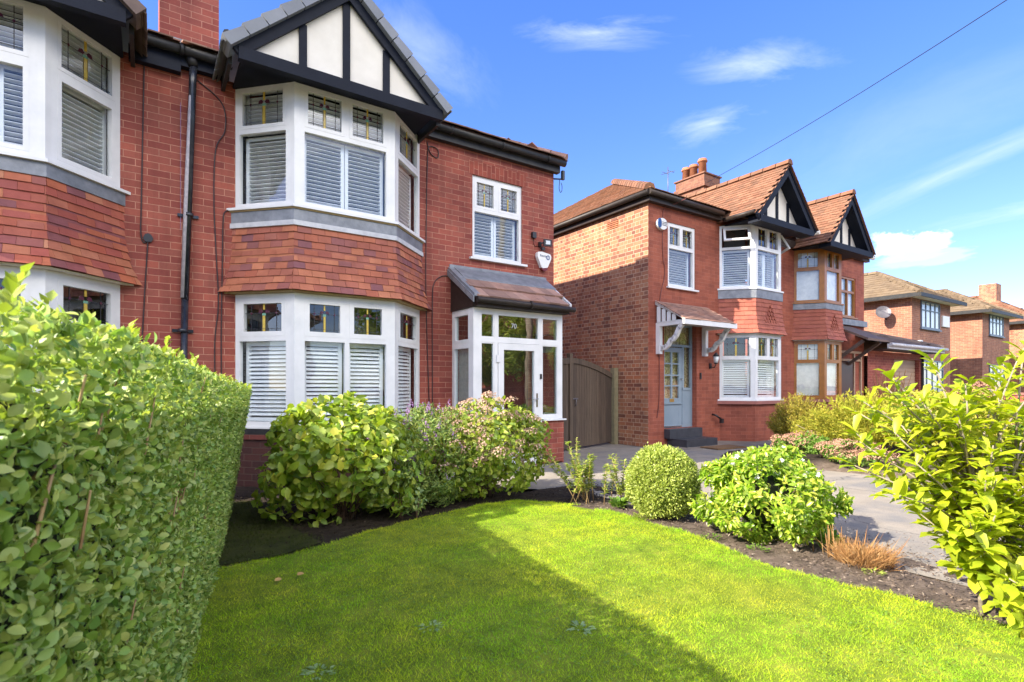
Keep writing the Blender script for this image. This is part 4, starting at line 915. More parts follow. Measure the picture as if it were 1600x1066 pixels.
f = MB(); bay_band(f, B3, -.3, .0, -.1, .85); f.build('bay_base_wall', M['brick2f'], H3)
f = MB(); bay_slab(f, B3, .07, .851, .924); f.build('stone_sill', M['sill2'], H3)
gable(H3, 15.15, .95, 4.88, 5.98, 6.62, 6.9, 10.6, (14.7, 15.15, 15.6), 'rooftile2', 14.0, 16.3, 5.1, verge=None)
b = MB(); b.box(16.2, X3R+.1, 7.48, 7.598, E2-.02, E2+.1); b.build('fascia', M['brown_gutter'], H3)
b = MB(); b.tube([(16.2, 7.42, E2+.1), (X3R+.2, 7.42, E2+.1)], .055, 8); b.tube([(13.95, 7.42, E2+.06), (13.95, 6.85, E2+.06)], .05, 8); b.build('gutter', M['render'], H3)
r = MB(); roof_slope(r, [(XM+.01, 7.40, 5.2), (X3R+.2, 7.40, 5.2), (X3R-2.2, 11.25, 7.05), (XM+.01, 11.25, 7.05)], .2, .14, seed=63); roof_slope(r, [(X3R+.2, 7.4, 5.2), (X3R+.2, 15.2, 5.2), (X3R-2.2, 11.25, 7.05)], .2, .14, seed=64); r.build('roof', M['rooftile2'], H3)
# garage and porch wing
w = MB(); wall(w, Panel(X3R, 7.5, 22.3, 7.5), 0, 4.15, 0, 2.35, [(1.9, 3.9, 0, 2.15)], .15); wall(w, Panel(22.3, 7.5, 22.3, 15), 0, 7.5, 0, 2.4); w.build('garage_wall', M['brick1'], H3)
w = MB(); w.box(20.06, 22.04, 7.64, 7.68, 0, 2.15)
for k in range(16): w.box(20.07, 22.03, 7.62, 7.64, .02+k*.133, .13+k*.133)
w.build('garage_door', M['cladding'], H3)
r = MB(); roof_slope(r, [(17.4, 7.0, 2.55), (22.5, 7.0, 2.55), (X3R+.02, 9.2, 3.32)], .3, .16, seed=65); roof_slope(r, [(22.5, 7.0, 2.55), (22.5, 15, 2.55), (X3R+.02, 15, 3.32), (X3R+.02, 9.2, 3.32)], .3, .16, seed=66)
ridge_caps(r, (22.5, 7.0, 2.58), (X3R, 9.2, 3.36), .09); r.build('garage_roof', M['darktile'], H3)
w = MB(); w.box(X3R, 22.55, 6.93, 6.97, 2.38, 2.52); w.tube([(X3R, 6.88, 2.5), (22.6, 6.88, 2.5)], .05, 8); w.build('garage_gutter', M['whitelead'], H3)
w = MB(); w.box(X3R, 22.45, 6.97, 7.5, 2.36, 2.39); w.tube([(22.2, 7.45, 2.36), (22.2, 7.45, 0)], .04, 8); w.build('garage_soffit', M['gutter'], H3)
r = MB(); r.prism([(16.0, 6.6, 2.50), (16.0, 7.6, 2.98), (16.0, 7.6, 3.04), (16.0, 6.6, 2.56)], (1.25, 0, 0)); r.bar((16.1, 6.75, 2.5), (16.1, 7.58, 1.9), .08, .08, side=(1, 0, 0)); r.bar((17.1, 6.75, 2.5), (17.1, 7.58, 1.9), .08, .08, side=(1, 0, 0)); r.build('door_canopy', M['darktile'], H3)
r = MB(); r.box(16.05, X3R, 7.5, 7.597, 3.05, 3.22); r.build('lead_flashing', M['lead'], H3)
w = MB(); P = Panel(16.5, 7.598, 17.9, 7.598); w.ring(P, 0, 1.4, .1, 2.3, .07, 0, .05); w.ob(P, .9, .96, .17, 2.23, 0, .05); w.ob(P, .07, 1.33, 2.0, 2.06, 0.001, .045); w.build('door_frame', M['cladding'], H3)
w = MB(); w.ob(P, .07, .9, .17, 2.0, .001, .03); w.build('front_door', M['darkwood'], H3)

# ---------------- far detached houses
def far_house(name, label, x0, x1, y0, y1, ze, pitch, bmat, rmat, win, group=None):
    H = thing(name, label, 'house', ((x0+x1)/2, y0, 0))
    w = MB(); w.box(x0, x1, y0, y1, 0, ze); w.build('wall', M[bmat], H)
    o = .45; a, b, c, d = (x0-o, y0-o, ze), (x1+o, y0-o, ze), (x1+o, y1+o, ze), (x0-o, y1+o, ze)
    r = MB(); half = (x1-x0)/2+o; h_ = half*math.tan(rad(pitch)); xm = (x0+x1)/2; A, B = (xm, y0-o+half, ze+h_), (xm, y1+o-half, ze+h_)
    roof_slope(r, [d, a, A, B], .3, .27, .02, seed=71); roof_slope(r, [a, b, A], .3, .27, .02, seed=72); roof_slope(r, [b, c, B, A], .3, .27, .02, seed=73); roof_slope(r, [c, d, B], .3, .27, .02, seed=74)
    for p, q in ((a, A), (b, A), (A, B)): ridge_caps(r, Vector(p)+Vector((0, 0, .03)), Vector(q)+Vector((0, 0, .03)), .12, .35)
    r.build('roof', M[rmat], H)
    e = MB(); e.box(x0-o-.03, x1+o+.03, y0-o-.05, y0-o, ze-.14, ze+.02); e.box(x0-o-.05, x0-o, y0-o, y1+o, ze-.14, ze+.02); e.build('gutter', M['gutter'], H)
    e = MB(); e.box(x0-o, x1+o, y0-o, y1+o, ze-.10, ze-.06); e.build('soffit', M['render'], H)
    for (u0, u1, z0, z1) in win:
        P = Panel(u0, y0, u1, y0); L = u1-u0
        f = MB(); f.ring(P, 0, L, z0, z1, .06, 0, .05); n = 4
        for k in range(1, n): f.ob(P, L*k/n-.02, L*k/n+.02, z0+.06, z1-.06, .0, .045)
        f.ob(P, .06, L-.06, z1-.42, z1-.38, .0, .05); f.ob(P, -.06, L+.06, z0-.06, z0, 0, .1)
        fo = f.build('window', M['metalf'], H)
        g = MB(); g.ob(P, .06, L-.06, z0+.06, z1-.06, .012, .018); g.build('pane', M['glass'], fo)
        g = MB(); g.ob(P, .06, L-.06, z0+.06, z1-.06, .002, .006); g.build('curtain', M['curtain'], fo)
    return H
H4 = far_house('detached_house', 'brown brick house with tan hipped roof and a satellite dish on its sunlit side wall', 27.0, 31.4, 9.45, 18, 5.15, 30, 'brick4', 'tantile', [(27.9, 30.0, 3.80, 5.0), (27.9, 30.4, .9, 2.4)])
c = MB(); c.box(25.9, 27.0, 14.0, 14.9, 0, 6.6); c.box(25.85, 27.05, 13.95, 14.95, 6.6, 6.9); c.build('chimney', M['brick4'], H4)
H5 = far_house('detached_house', 'brown brick house with tan hipped roof, middle one of the three distant houses', 35.7, 40.2, 9.4, 18, 5.15, 30, 'brick4', 'tantile', [(36.7, 39.0, 3.95, 5.05), (36.7, 39.2, .9, 2.4)])
H6 = far_house('detached_house', 'distant brick house with orange red roof at the right edge of the picture', 44, 50, 9.3, 19, 5.15, 32, 'brick2s', 'rooftile2', [(45, 47, 3.9, 5.0)])
c = MB(); c.box(46.0, 47.0, 11.4, 12.3, 5, 8.0); c.build('chimney', M['brick2s'], H6)
sdh = thing('satellite_dish', 'grey oval satellite dish on the sunlit side wall of the tan roofed house', 'satellite dish', (27, 11.5, 4.2))
b = MB(); C = Vector((26.5, 10.35, 4.45)); ax = Vector((-.75, -.55, .35)).normalized(); a_ = ax.orthogonal().normalized(); b_ = ax.cross(a_)
rings = [[C+ax*(.07*(r_/.29)**2)+(a_*math.cos(t)+b_*math.sin(t))*r_ for t in np.linspace(0, 2*math.pi, 21)[:-1]] for r_ in (.02, .10, .2, .29)]
for q, p in zip(rings, rings[1:]):
    for k in range(20): b.poly([q[k], p[k], p[(k+1) % 20], q[(k+1) % 20]], 0, True)
for k in range(20): b.poly([rings[3][k]-ax*.015, rings[2][k]-ax*.015, rings[2][(k+1) % 20]-ax*.015, rings[3][(k+1) % 20]-ax*.015], 0, True)
b.build('reflector', M['dish'], sdh)
b = MB(); b.tube([C, C-ax*.2, (27.0, 10.4, 4.2)], .025, 6); b.tube([C-a_*.2, C+ax*.4], .012, 5); b.tube([C+ax*.4, C+ax*.34], .03, 6); b.build('arm', M['dish'], sdh)
al = thing('alarm_box', 'white square box beside the upper window of the tan roofed house', 'alarm box', (30.6, 9.45, 4.3)); b = MB(); b.box(30.3, 31.1, 9.38, 9.449, 4.0, 4.5); b.build('casing', M['plastic_w'], al)
sl_ = thing('floodlight', 'white security light on the brown house wall above the low garage roof', 'floodlight', (27.6, 9.4, 3.0)); b = MB(); b.box(27.2, 27.6, 9.2, 9.449, 2.85, 2.98); b.box(27.05, 27.3, 9.15, 9.35, 3.05, 3.2); b.build('lamp_head', M['plastic_w'], sl_)

# ---------------- gate
gt = thing('side_gate', 'weathered grey wooden side gate with curved top between the two houses', 'gate', (6.2, 7.9, 0))
GP = Panel(6.30, 7.92, 8.36, 8.50)
def gtop(u):                                                  # swept top
    t = u/GP.L; return 1.82-.28*max(0, (t-.30)/.7)**1.6 if t > .22 else 1.80
b = MB(); u = 0
while u < GP.L-.02:
    u1 = min(u+.095, GP.L)
    if not (.50 < u+.04 < .60): 
        b.box8([GP.pt(u+.002, .05, .012), GP.pt(u1-.002, .05, .012), GP.pt(u1-.002, .05, -.01), GP.pt(u+.002, .05, -.01), GP.pt(u+.002, gtop(u)-.02, .012), GP.pt(u1-.002, gtop(u1)-.02, .012), GP.pt(u1-.002, gtop(u1)-.02, -.01), GP.pt(u+.002, gtop(u)-.02, -.01)])
    u = u1
b.build('boards', M['gate'], gt)
b = MB(); N = 16
for k in range(N):
    a, c = GP.L*k/N, GP.L*(k+1)/N
    b.box8([GP.pt(a, gtop(a)-.11, .035), GP.pt(c, gtop(c)-.11, .035), GP.pt(c, gtop(c)-.11, -.03), GP.pt(a, gtop(a)-.11, -.03), GP.pt(a, gtop(a), .035), GP.pt(c, gtop(c), .035), GP.pt(c, gtop(c), -.03), GP.pt(a, gtop(a), -.03)])
b.build('top_rail', M['gate'], gt)
b = MB(); b.ob(GP, .50, .60, .03, 1.90, -.04, .04); b.build('middle_stile', M['gate'], gt)
b = MB(); b.ob(GP, .62, .80, 1.0, 1.03, .013, .03); b.tube([GP.pt(.68, 1.0, .03), GP.pt(.68, 1.0, .06), GP.pt(.68, .88, .06), GP.pt(.68, .88, .03)], .012, 6); b.build('latch', M['dish'], gt)
b = MB(); b.box(8.38, 8.50, 8.42, 8.54, 0, 1.66); b.build('gate_post', M['post'], gt)

# ================================================================== GROUND
def npmesh(name, V, F, mats, parent=None, smooth=False):
    """triangles only, numpy"""
    og = np.array(ORG[parent.name]) if parent is not None else np.zeros(3)
    V = (np.asarray(V, dtype=np.float64)-og).astype(np.float32); F = np.asarray(F, dtype=np.int32)
    me = bpy.data.meshes.new(name); k = F.shape[1]
    me.vertices.add(len(V)); me.vertices.foreach_set('co', V.ravel())
    me.loops.add(F.size); me.loops.foreach_set('vertex_index', F.ravel())
    me.polygons.add(len(F)); me.polygons.foreach_set('loop_start', np.arange(0, F.size, k, dtype=np.int32)); me.polygons.foreach_set('loop_total', np.full(len(F), k, dtype=np.int32))
    if smooth: me.polygons.foreach_set('use_smooth', np.ones(len(F), dtype=bool))
    me.update(calc_edges=True); me.validate()
    return finish(me, name, mats if isinstance(mats, list) else [mats], parent)
def vnoise(x, y, s, seed=0):
    r = np.random.default_rng(seed); out = np.zeros_like(x)
    for k in range(5):
        a, b, c = r.uniform(0, 6.28, 3); f = s*(1.7**k); out += np.sin(x*f*math.cos(a)+y*f*math.sin(a)+b)*np.cos(y*f*math.cos(a+1.1)-x*f*math.sin(a+1.1)+c)/(1.5**k)
    return out/2.2
def grid(name, x0, x1, y0, y1, step, zf, m):
    xs = np.arange(x0, x1+1e-6, step); ys = np.arange(y0, y1+1e-6, step); X, Y = np.meshgrid(xs, ys); Z = zf(X, Y)
    V = np.stack([X.ravel(), Y.ravel(), Z.ravel()], 1); n = len(xs); i = np.arange(len(V)).reshape(X.shape)
    F = np.stack([i[:-1, :-1].ravel(), i[:-1, 1:].ravel(), i[1:, 1:].ravel(), i[1:, :-1].ravel()], 1)
    return npmesh(name, V, F, m, smooth=True)
g = MB(); g.poly([(-400, -400, -.06), (400, -400, -.06), (400, 400, -.06), (-400, 400, -.06)]); tag(g.build('ground', M['grassfar']), None, None, kind='structure')
g = MB(); g.poly([(4.3, -3.0, 0), (8.6, -3.0, 0), (8.6, 5.2, 0), (11.4, 6.4, 0), (13, 7.6, 0), (8.5, 7.7, 0), (8.5, 14, 0), (6.0, 14, 0), (6.0, 7.7, 0), (3.7, 7.7, 0), (3.7, 5.6, 0), (4.3, 4.9, 0)]); tag(g.build('driveway', M['asphalt']), None, None, kind='structure')
g = MB(); g.poly([(8.60, 6.9, .006), (13.5, 6.9, .006), (13.5, 7.62, .006), (8.60, 7.62, .006)]); tag(g.build('path', M['concrete']), None, None, kind='structure')
g = MB(); g.poly([(16.0, -3, .0), (26, -3, .0), (26, 9.5, .0), (16.0, 9.5, .0)]); tag(g.build('forecourt', M['paving']), None, None, kind='structure')
g = MB(); g.poly([(-60, -5.2, .0), (80, -5.2, .0), (80, -3.02, .0), (-60, -3.02, .0)]); tag(g.build('pavement', M['paving']), None, None, kind='structure')
g = MB(); g.poly([(-60, -12, -.05), (80, -12, -.05), (80, -5.2, -.05), (-60, -5.2, -.05)]); tag(g.build('road', M['asphalt']), None, None, kind='structure')
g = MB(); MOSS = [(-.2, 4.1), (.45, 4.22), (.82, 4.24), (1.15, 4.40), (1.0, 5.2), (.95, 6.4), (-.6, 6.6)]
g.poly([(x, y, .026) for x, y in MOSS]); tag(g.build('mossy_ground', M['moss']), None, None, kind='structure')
LAWN = [(-.9, -1.5), (-.5, 1.0), (0, 3.4), (.30, 4.15), (.45, 4.22), (.82, 4.24), (1.15, 4.36), (1.48, 4.51), (2.03, 4.71), (2.47, 4.79), (2.98, 4.90), (3.4, 4.84), (3.7, 4.45), (3.86, 3.9), (3.84, 3.05), (3.74, 2.6), (3.60, 2.1), (3.66, 1.7), (3.72, 1.39), (3.74, .8), (3.7, -1.5)]
def soilz(X, Y):
    e = np.clip((4.62+.06*np.sin(Y*3.1)+.04*np.sin(Y*9)-X)/.12, -1.2, 1)
    e2 = np.where((Y > 5.2) & (X > 3.6), -1.0, 1.0)
    return np.where((Y > 5.25) & (X > 3.68), -.05, .006+.012*vnoise(X, Y, 9, 1)+.010*vnoise(X, Y, 31, 2)-.02*(e < 0)*(-e)-.0)-.004
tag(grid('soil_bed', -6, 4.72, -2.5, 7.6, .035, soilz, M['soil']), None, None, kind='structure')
def soil2(X, Y): 
    e = np.clip((X-8.35-.1*np.sin(Y*2.3))/.3, -1, 1); return -.02+.10*np.clip(e, 0, 1)+.012*vnoise(X, Y, 8, 3)-.05*(e < 0)
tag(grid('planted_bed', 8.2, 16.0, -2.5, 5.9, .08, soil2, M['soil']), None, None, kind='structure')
g = MB(); g.poly([(x-(.06 if x > 2 else 0), y-.05, .018) for x, y in LAWN]); lw = g.build('lawn', M['lawn']); tag(lw, None, None, kind='structure')

def inpoly(px, py, poly):
    c = np.zeros(len(px), bool); j = len(poly)-1
    for i in range(len(poly)):
        xi, yi = poly[i]; xj, yj = poly[j]
        m = ((yi > py) != (yj > py)) & (px < (xj-xi)*(py-yi)/(yj-yi+1e-12)+xi); c ^= m; j = i
    return c
def blades(name, X, Y, Z0, h, wd, lean, m, label=None, cat=None):
    n = len(X); a = RNG.uniform(0, 2*math.pi, n); b = RNG.uniform(0, 2*math.pi, n)
    base = np.stack([X, Y, np.full(n, Z0) if np.isscalar(Z0) else Z0], 1); side = np.stack([np.cos(a), np.sin(a), np.zeros(n)], 1)*wd[:, None]
    tip = base+np.stack([np.cos(b)*lean*h, np.sin(b)*lean*h, h], 1)
    V = np.empty((n, 3, 3)); V[:, 0] = base-side; V[:, 1] = base+side; V[:, 2] = tip
    return npmesh(name, V.reshape(-1, 3), np.arange(3*n).reshape(-1, 3), m)
N = 430000
X = RNG.uniform(-.7, 3.95, N); Y = .35+4.6*RNG.uniform(0, 1, N)**1.15
JX, JY = X+.05*vnoise(X, Y, 9, 41)+.03*vnoise(X, Y, 33, 42)+RNG.normal(0, .012, N), Y+.04*vnoise(X, Y, 11, 43)+RNG.normal(0, .012, N); k = inpoly(JX, JY, LAWN) & ~((X > 3.2) & (vnoise(X, Y, 4.5, 44) > .55)) & (X > -.2+.155*Y-.25); X, Y = X[k], Y[k]
dens = vnoise(X, Y, 3.2, 9)
h = RNG.uniform(.010, .026, len(X))*(1+.35*dens); wd = RNG.uniform(.0013, .0028, len(X))
tag(blades('lawn_grass', X, Y, .010, h, wd, RNG.uniform(.3, 1.5, len(X)), M['grass']), 'short mown lawn grass, half in sun and half in hedge shade', 'grass', kind='stuff')

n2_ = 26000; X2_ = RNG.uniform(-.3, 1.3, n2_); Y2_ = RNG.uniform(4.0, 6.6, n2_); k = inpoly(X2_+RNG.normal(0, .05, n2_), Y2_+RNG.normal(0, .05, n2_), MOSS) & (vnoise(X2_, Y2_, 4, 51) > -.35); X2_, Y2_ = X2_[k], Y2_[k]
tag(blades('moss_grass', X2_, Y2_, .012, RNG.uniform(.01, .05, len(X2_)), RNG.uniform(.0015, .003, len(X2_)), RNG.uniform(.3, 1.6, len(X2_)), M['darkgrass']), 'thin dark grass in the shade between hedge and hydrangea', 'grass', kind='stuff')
# leaves
OV = np.array([(0, 0, 0), (.3, .5, .10), (.72, .40, .08), (1, 0, -.10), (.72, -.40, .08), (.3, -.5, .10), (.3, 0, 0), (.72, 0, -.01)])
OF = np.array([(0, 1, 6), (1, 2, 7), (1, 7, 6), (2, 3, 7), (3, 4, 7), (4, 5, 6), (4, 6, 7), (5, 0, 6)])
OB = np.array([(0, 0, 0), (.42, .36, .07), (.74, .48, .05), (1, 0, -.12), (.78, -.46, .05), (.42, -.36, .07), (.42, 0, 0), (.78, 0, -.03)])
OG = np.array([(0, 0, 0), (.08, .17, .05), (.22, .36, .09), (.42, .49, .11), (.62, .47, .09), (.80, .33, .05), (.93, .15, -.03), (1, 0, -.10), (.93, -.15, -.03), (.80, -.33, .05), (.62, -.47, .09), (.42, -.49, .11), (.22, -.36, .09), (.08, -.17, .05), (.22, 0, 0), (.42, 0, .0), (.62, 0, -.01), (.80, 0, -.04)])
OGF = np.array([(0, 1, 14), (1, 2, 14), (2, 3, 15), (2, 15, 14), (3, 4, 16), (3, 16, 15), (4, 5, 17), (4, 17, 16), (5, 6, 17), (6, 7, 17), (7, 8, 17), (8, 9, 17), (9, 10, 16), (9, 16, 17), (10, 11, 15), (10, 15, 16), (11, 12, 14), (11, 14, 15), (12, 13, 14), (13, 0, 14)])
SV = np.array([(0, 0, 0), (.45, .5, .12), (1, 0, 0), (.45, -.5, .12)]); SF = np.array([(0, 1, 2), (0, 2, 3)])
NV = np.array([(0, 0, 0), (.3, .5, 0), (1, 0, .1)]); NF = np.array([(0, 1, 2)])
def unit(a): return a/np.maximum(np.linalg.norm(a, axis=1, keepdims=True), 1e-9)
def leaves(name, Pt, D, Nn, Ls, Ws, m, parent=None, shape='oval', smooth=None):
    T, F = {'oval': (OV, OF), 'obov': (OB, OF), 'small': (SV, SF), 'needle': (NV, NF), 'fine': (OG, OGF)}[shape]
    D = unit(D); Nn = unit(Nn-D*np.sum(Nn*D, 1, keepdims=True)); Sd = np.cross(D, Nn); n = len(Pt)
    V = Pt[:, None, :]+D[:, None, :]*(T[None, :, 0, None]*Ls[:, None, None])+Sd[:, None, :]*(T[None, :, 1, None]*Ws[:, None, None])+Nn[:, None, :]*(T[None, :, 2, None]*Ls[:, None, None])
    FF = (F[None]+(np.arange(n)*len(T))[:, None, None]).reshape(-1, 3)
    return npmesh(name, V.reshape(-1, 3), FF, m, parent, smooth=(shape in ('oval', 'obov', 'fine')) if smooth is None else smooth)
def rnd(n): return RNG.normal(0, 1, (n, 3))

# ---------------- hedge
hd = thing('hedge', 'tall clipped green hedge filling the left foreground', 'hedge', (-.2, 2, 0))
Y0, Y1 = -.9, 6.4
def hface(Y, z): return -.29+.159*Y+.20*(z/1.3)*np.clip(Y/5.5, 0, 1)
def htop(Y): return np.interp(Y, [-1, 1.5, 2.6, 5.0, 6.4], [1.36, 1.38, 1.33, 1.265, 1.25])
TH = .75
pts, nrm, sz, near = [], [], [], []
n = 108000
y = RNG.uniform(Y0, Y1, n); z = htop(y)*RNG.uniform(0.0, 1, n)**.95; bul = .022*vnoise(y, z, 4.5, 11)+.014*vnoise(y, z, 15, 12)
dep = RNG.exponential(.026, n); x = hface(y, z)+bul-dep; x -= .035*np.clip((z/htop(y)-.94)/.06, 0, 1)**2
pts.append(np.stack([x, y, z], 1)); nrm.append(np.stack([np.ones(n), -.16*np.ones(n), .15+np.zeros(n)], 1))
n = 15000
y = RNG.uniform(Y0, Y1, n); x = hface(y, 1.3)-RNG.uniform(0, TH, n); z = htop(y)-.01-RNG.exponential(.03, n)+.025*vnoise(x, y, 6, 13)
pts.append(np.stack([x, y, z], 1)); nrm.append(np.stack([np.zeros(n), np.zeros(n), np.ones(n)], 1))
n = 5500
z = RNG.uniform(0, 1.24, n); yy = Y1-RNG.exponential(.03, n)+.03*vnoise(z*1.0, z*0, 6, 14); x = hface(yy, z)-RNG.uniform(0, TH, n)
pts.append(np.stack([x, yy, z], 1)); nrm.append(np.stack([np.zeros(n), np.ones(n), np.zeros(n)], 1))
n = 9000
y = RNG.uniform(Y0, Y1, n); z = RNG.uniform(0, 1.3, n); x = hface(y, z)-TH+RNG.exponential(.03, n)
pts.append(np.stack([x, y, z], 1)); nrm.append(np.stack([-np.ones(n), np.zeros(n), np.zeros(n)], 1))
Pt = np.concatenate(pts); Nr = np.concatenate(nrm)
keep = Pt[:, 2] > .02; Pt, Nr = Pt[keep], Nr[keep]
Nl = unit(Nr)+rnd(len(Pt))*.55; Dl = rnd(len(Pt))+np.array([0, 0, .7])+Nr*.35
Ls = RNG.uniform(.012, .028, len(Pt)); Ws = Ls*RNG.uniform(.55, .72, len(Pt))
nearm = Pt[:, 1] < 3.2
nn = Pt[:, 1] < 1.6
leaves('nearest_foliage', Pt[nn], Dl[nn], Nl[nn], Ls[nn], Ws[nn], M['leaf_hedge'], hd, 'fine'); nn = nearm & ~nn
leaves('near_foliage', Pt[nn], Dl[nn], Nl[nn], Ls[nn], Ws[nn], M['leaf_hedge'], hd, 'oval'); nn = ~nearm
leaves('far_foliage', Pt[nn], Dl[nn], Nl[nn], Ls[nn]*1.15, Ws[nn]*1.15, M['leaf_hedge'], hd, 'small')
# shoots above the top
n = 300; y = RNG.uniform(.4, Y1, n); base = np.stack([hface(y, 1.3)-RNG.uniform(.0, .25, n), y, htop(y)-.02], 1); P_, D_, N_ = [], [], []
for b_ in base:
    hh = RNG.uniform(.01, .05); dr_ = unit(np.array([[RNG.normal(0, .25), RNG.normal(0, .25), 1]]))[0]
    for q in range(7):
        t = q/6; P_.append(b_+dr_*hh*t); a = RNG.uniform(0, 6.28); D_.append([math.cos(a)*.7, math.sin(a)*.7, .8]); N_.append([-math.cos(a), -math.sin(a), .8])
P_, D_, N_ = np.array(P_), np.array(D_), np.array(N_)
leaves('top_shoots', P_, D_, N_, RNG.uniform(.016, .03, len(P_)), RNG.uniform(.010, .018, len(P_)), M['leaf_box'], hd, 'small')
for k_ in range(45):
    y_ = RNG.uniform(.5, 3.4); z_ = RNG.uniform(.15, 1.15); x_ = float(hface(y_, z_)); tw = MB()
    p = [Vector((x_-.06, y_, z_)), Vector((x_-.01, y_+RNG.uniform(-.05, .05), z_+.07)), Vector((x_+.012, y_+RNG.uniform(-.09, .09), z_+.16+RNG.uniform(0, .06)))]
    tw.tube(p, [.004, .003, .0018], 5); tw.build('twig', M['twig'], hd)
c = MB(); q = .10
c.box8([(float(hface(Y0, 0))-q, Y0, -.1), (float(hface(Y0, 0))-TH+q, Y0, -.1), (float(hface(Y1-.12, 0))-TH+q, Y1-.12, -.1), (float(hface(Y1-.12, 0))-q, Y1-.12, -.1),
        (float(hface(Y0, 1.3))-q, Y0, 1.3), (float(hface(Y0, 1.3))-TH+q, Y0, 1.3), (float(hface(Y1-.12, 1.2))-TH+q, Y1-.12, 1.14), (float(hface(Y1-.12, 1.2))-q, Y1-.12, 1.14)]); c.build('shade_core', M['hcore'], hd)  # solid dark mass standing for the shaded inside, no modelled twigs

# ---------------- shrubs
def clumps(c, rx, ry, h, K, n, zb=.0, cr=.34, low=-.5, flat=1.0):
    """points on K leafy clumps spread over an ellipsoid; returns points and outward normals"""
    P_, N_ = [], []
    g_ = np.arange(K)+.5; zc = low+(1-low)*g_/K; ph = g_*2.39996+RNG.uniform(0, 6.28); d = unit(np.stack([np.cos(ph)*np.sqrt(np.maximum(0, 1-zc**2)), np.sin(ph)*np.sqrt(np.maximum(0, 1-zc**2)), zc], 1)+rnd(K)*.20); rr = RNG.uniform(.56, .92, K)
    ctr = np.array([c[0], c[1], zb+h*.5]); ax = np.array([rx, ry, h*.5*flat]); m = n//K
    for k in range(K):
        cc = ctr+d[k]*ax*rr[k]; e = unit(rnd(m)+d[k]*.9); rad_ = cr*RNG.uniform(.75, 1.25)
        r_ = rad_*(1-.55*RNG.uniform(0, 1, m)**2); P_.append(cc+e*ax*r_[:, None]); N_.append(unit(e+d[k]*.5+np.array([0, 0, .35])))
    P_ = np.concatenate(P_); N_ = np.concatenate(N_); k = P_[:, 2] > .02; return P_[k], N_[k]
def stems(parent, c, rx, ry, h, n, r=.006, m='stem', zb=0, spread=.85, hh=.75):
    b = MB()
    for k in range(n):
        a = RNG.uniform(0, 6.28); s_ = RNG.uniform(.2, spread); bx, by = c[0]+RNG.uniform(-.12, .12)*rx, c[1]+RNG.uniform(-.12, .12)*ry
        tx, ty, tz = c[0]+math.cos(a)*rx*s_, c[1]+math.sin(a)*ry*s_, zb+h*hh*RNG.uniform(.6, 1.1)
        b.tube([(bx, by, zb-.02), (bx+(tx-bx)*.35, by+(ty-by)*.35, zb+tz*.45), (tx, ty, tz)], [r, r*.8, r*.4], 5)
    b.build('stems', M[m], parent)
def shrub(name, label, c, rx, ry, h, K, n, L, Wr, mat_, shape='oval', rand=.5, up=.0, drop=0, stem_n=14, zb=0, cr=.34, low=-.5, group=None, sm='stem', cat='shrub', stem_r=.006, flat=1.0, yw=.6):
    t = thing(name, label, cat, (c[0], c[1], zb), group)
    P_, N_ = clumps(c, rx, ry, h, K, n, zb, cr, low, flat); m = len(P_)
    D_ = np.cross(N_, rnd(m))+N_*yw+np.array([0, 0, up]); leaves('foliage', P_, D_, N_+rnd(m)*rand, RNG.uniform(L*.7, L*1.25, m), RNG.uniform(L*.7, L*1.25, m)*Wr, M[mat_], t, shape)
    stems(t, c, rx, ry, h, stem_n, stem_r, sm, zb)
    return t, P_, N_
def flower_proto(kind):
    if kind == 'dome':
        n = 46; d = unit(rnd(n)); d[:, 2] = np.abs(d[:, 2]); P_ = d*np.array([.055, .055, .032]); L = .022; m = M['pinkfl']
    elif kind == 'sedum':
        n = 60; d = unit(rnd(n)); d[:, 2] = np.abs(d[:, 2]); P_ = d*np.array([.085, .085, .035]); L = .022; m = M['sedum']
    elif kind == 'spike':
        n = 34; z = RNG.uniform(0, .07, n); a = RNG.uniform(0, 6.28, n); r_ = .016*(1-z/.09); P_ = np.stack([np.cos(a)*r_, np.sin(a)*r_, z], 1); d = unit(P_*np.array([1, 1, .2])); L = .012; m = M['purplefl']
    else:
        n = 10; a = RNG.uniform(0, 6.28, n); d = np.stack([np.cos(a), np.sin(a), .8+0*a], 1); P_ = d*.006; L = .018; m = M['whitefl']
    me_o = leaves('flower_head', P_, np.cross(d, rnd(n))+d*.3, d+rnd(n)*.3, np.full(n, L), np.full(n, L*.8), m, None, 'small'); me = me_o.data; bpy.data.objects.remove(me_o); return me
FL = {k: flower_proto(k) for k in ('dome', 'sedum', 'spike', 'white')}
def flowers(parent, kind, P_, N_, n, zmin, jitter=.02, scale=(.8, 1.25), facing=None, name='flower_head', out=.02):
    idx = np.where(P_[:, 2] > zmin)[0]
    if facing is not None: idx = idx[(N_[idx] @ np.array(facing)) > .1]
    ch = []; RNG.shuffle(idx)
    for i in idx:
        if all(np.linalg.norm(P_[i]-P_[j]) > jitter for j in ch): ch.append(i)
        if len(ch) >= n: break
    for i in ch:
        o = bpy.data.objects.new(name, FL[kind]); COL.objects.link(o); o.parent = parent; o.location = Vector(P_[i]+N_[i]*out)-ORG[parent.name]
        q = Vector(N_[i]*.6+np.array([0, 0, .8])).to_track_quat('Z', 'Y').to_euler(); o.rotation_euler = (q.x, q.y, RNG.uniform(0, 6)); s_ = RNG.uniform(*scale); o.scale = (s_, s_, s_)

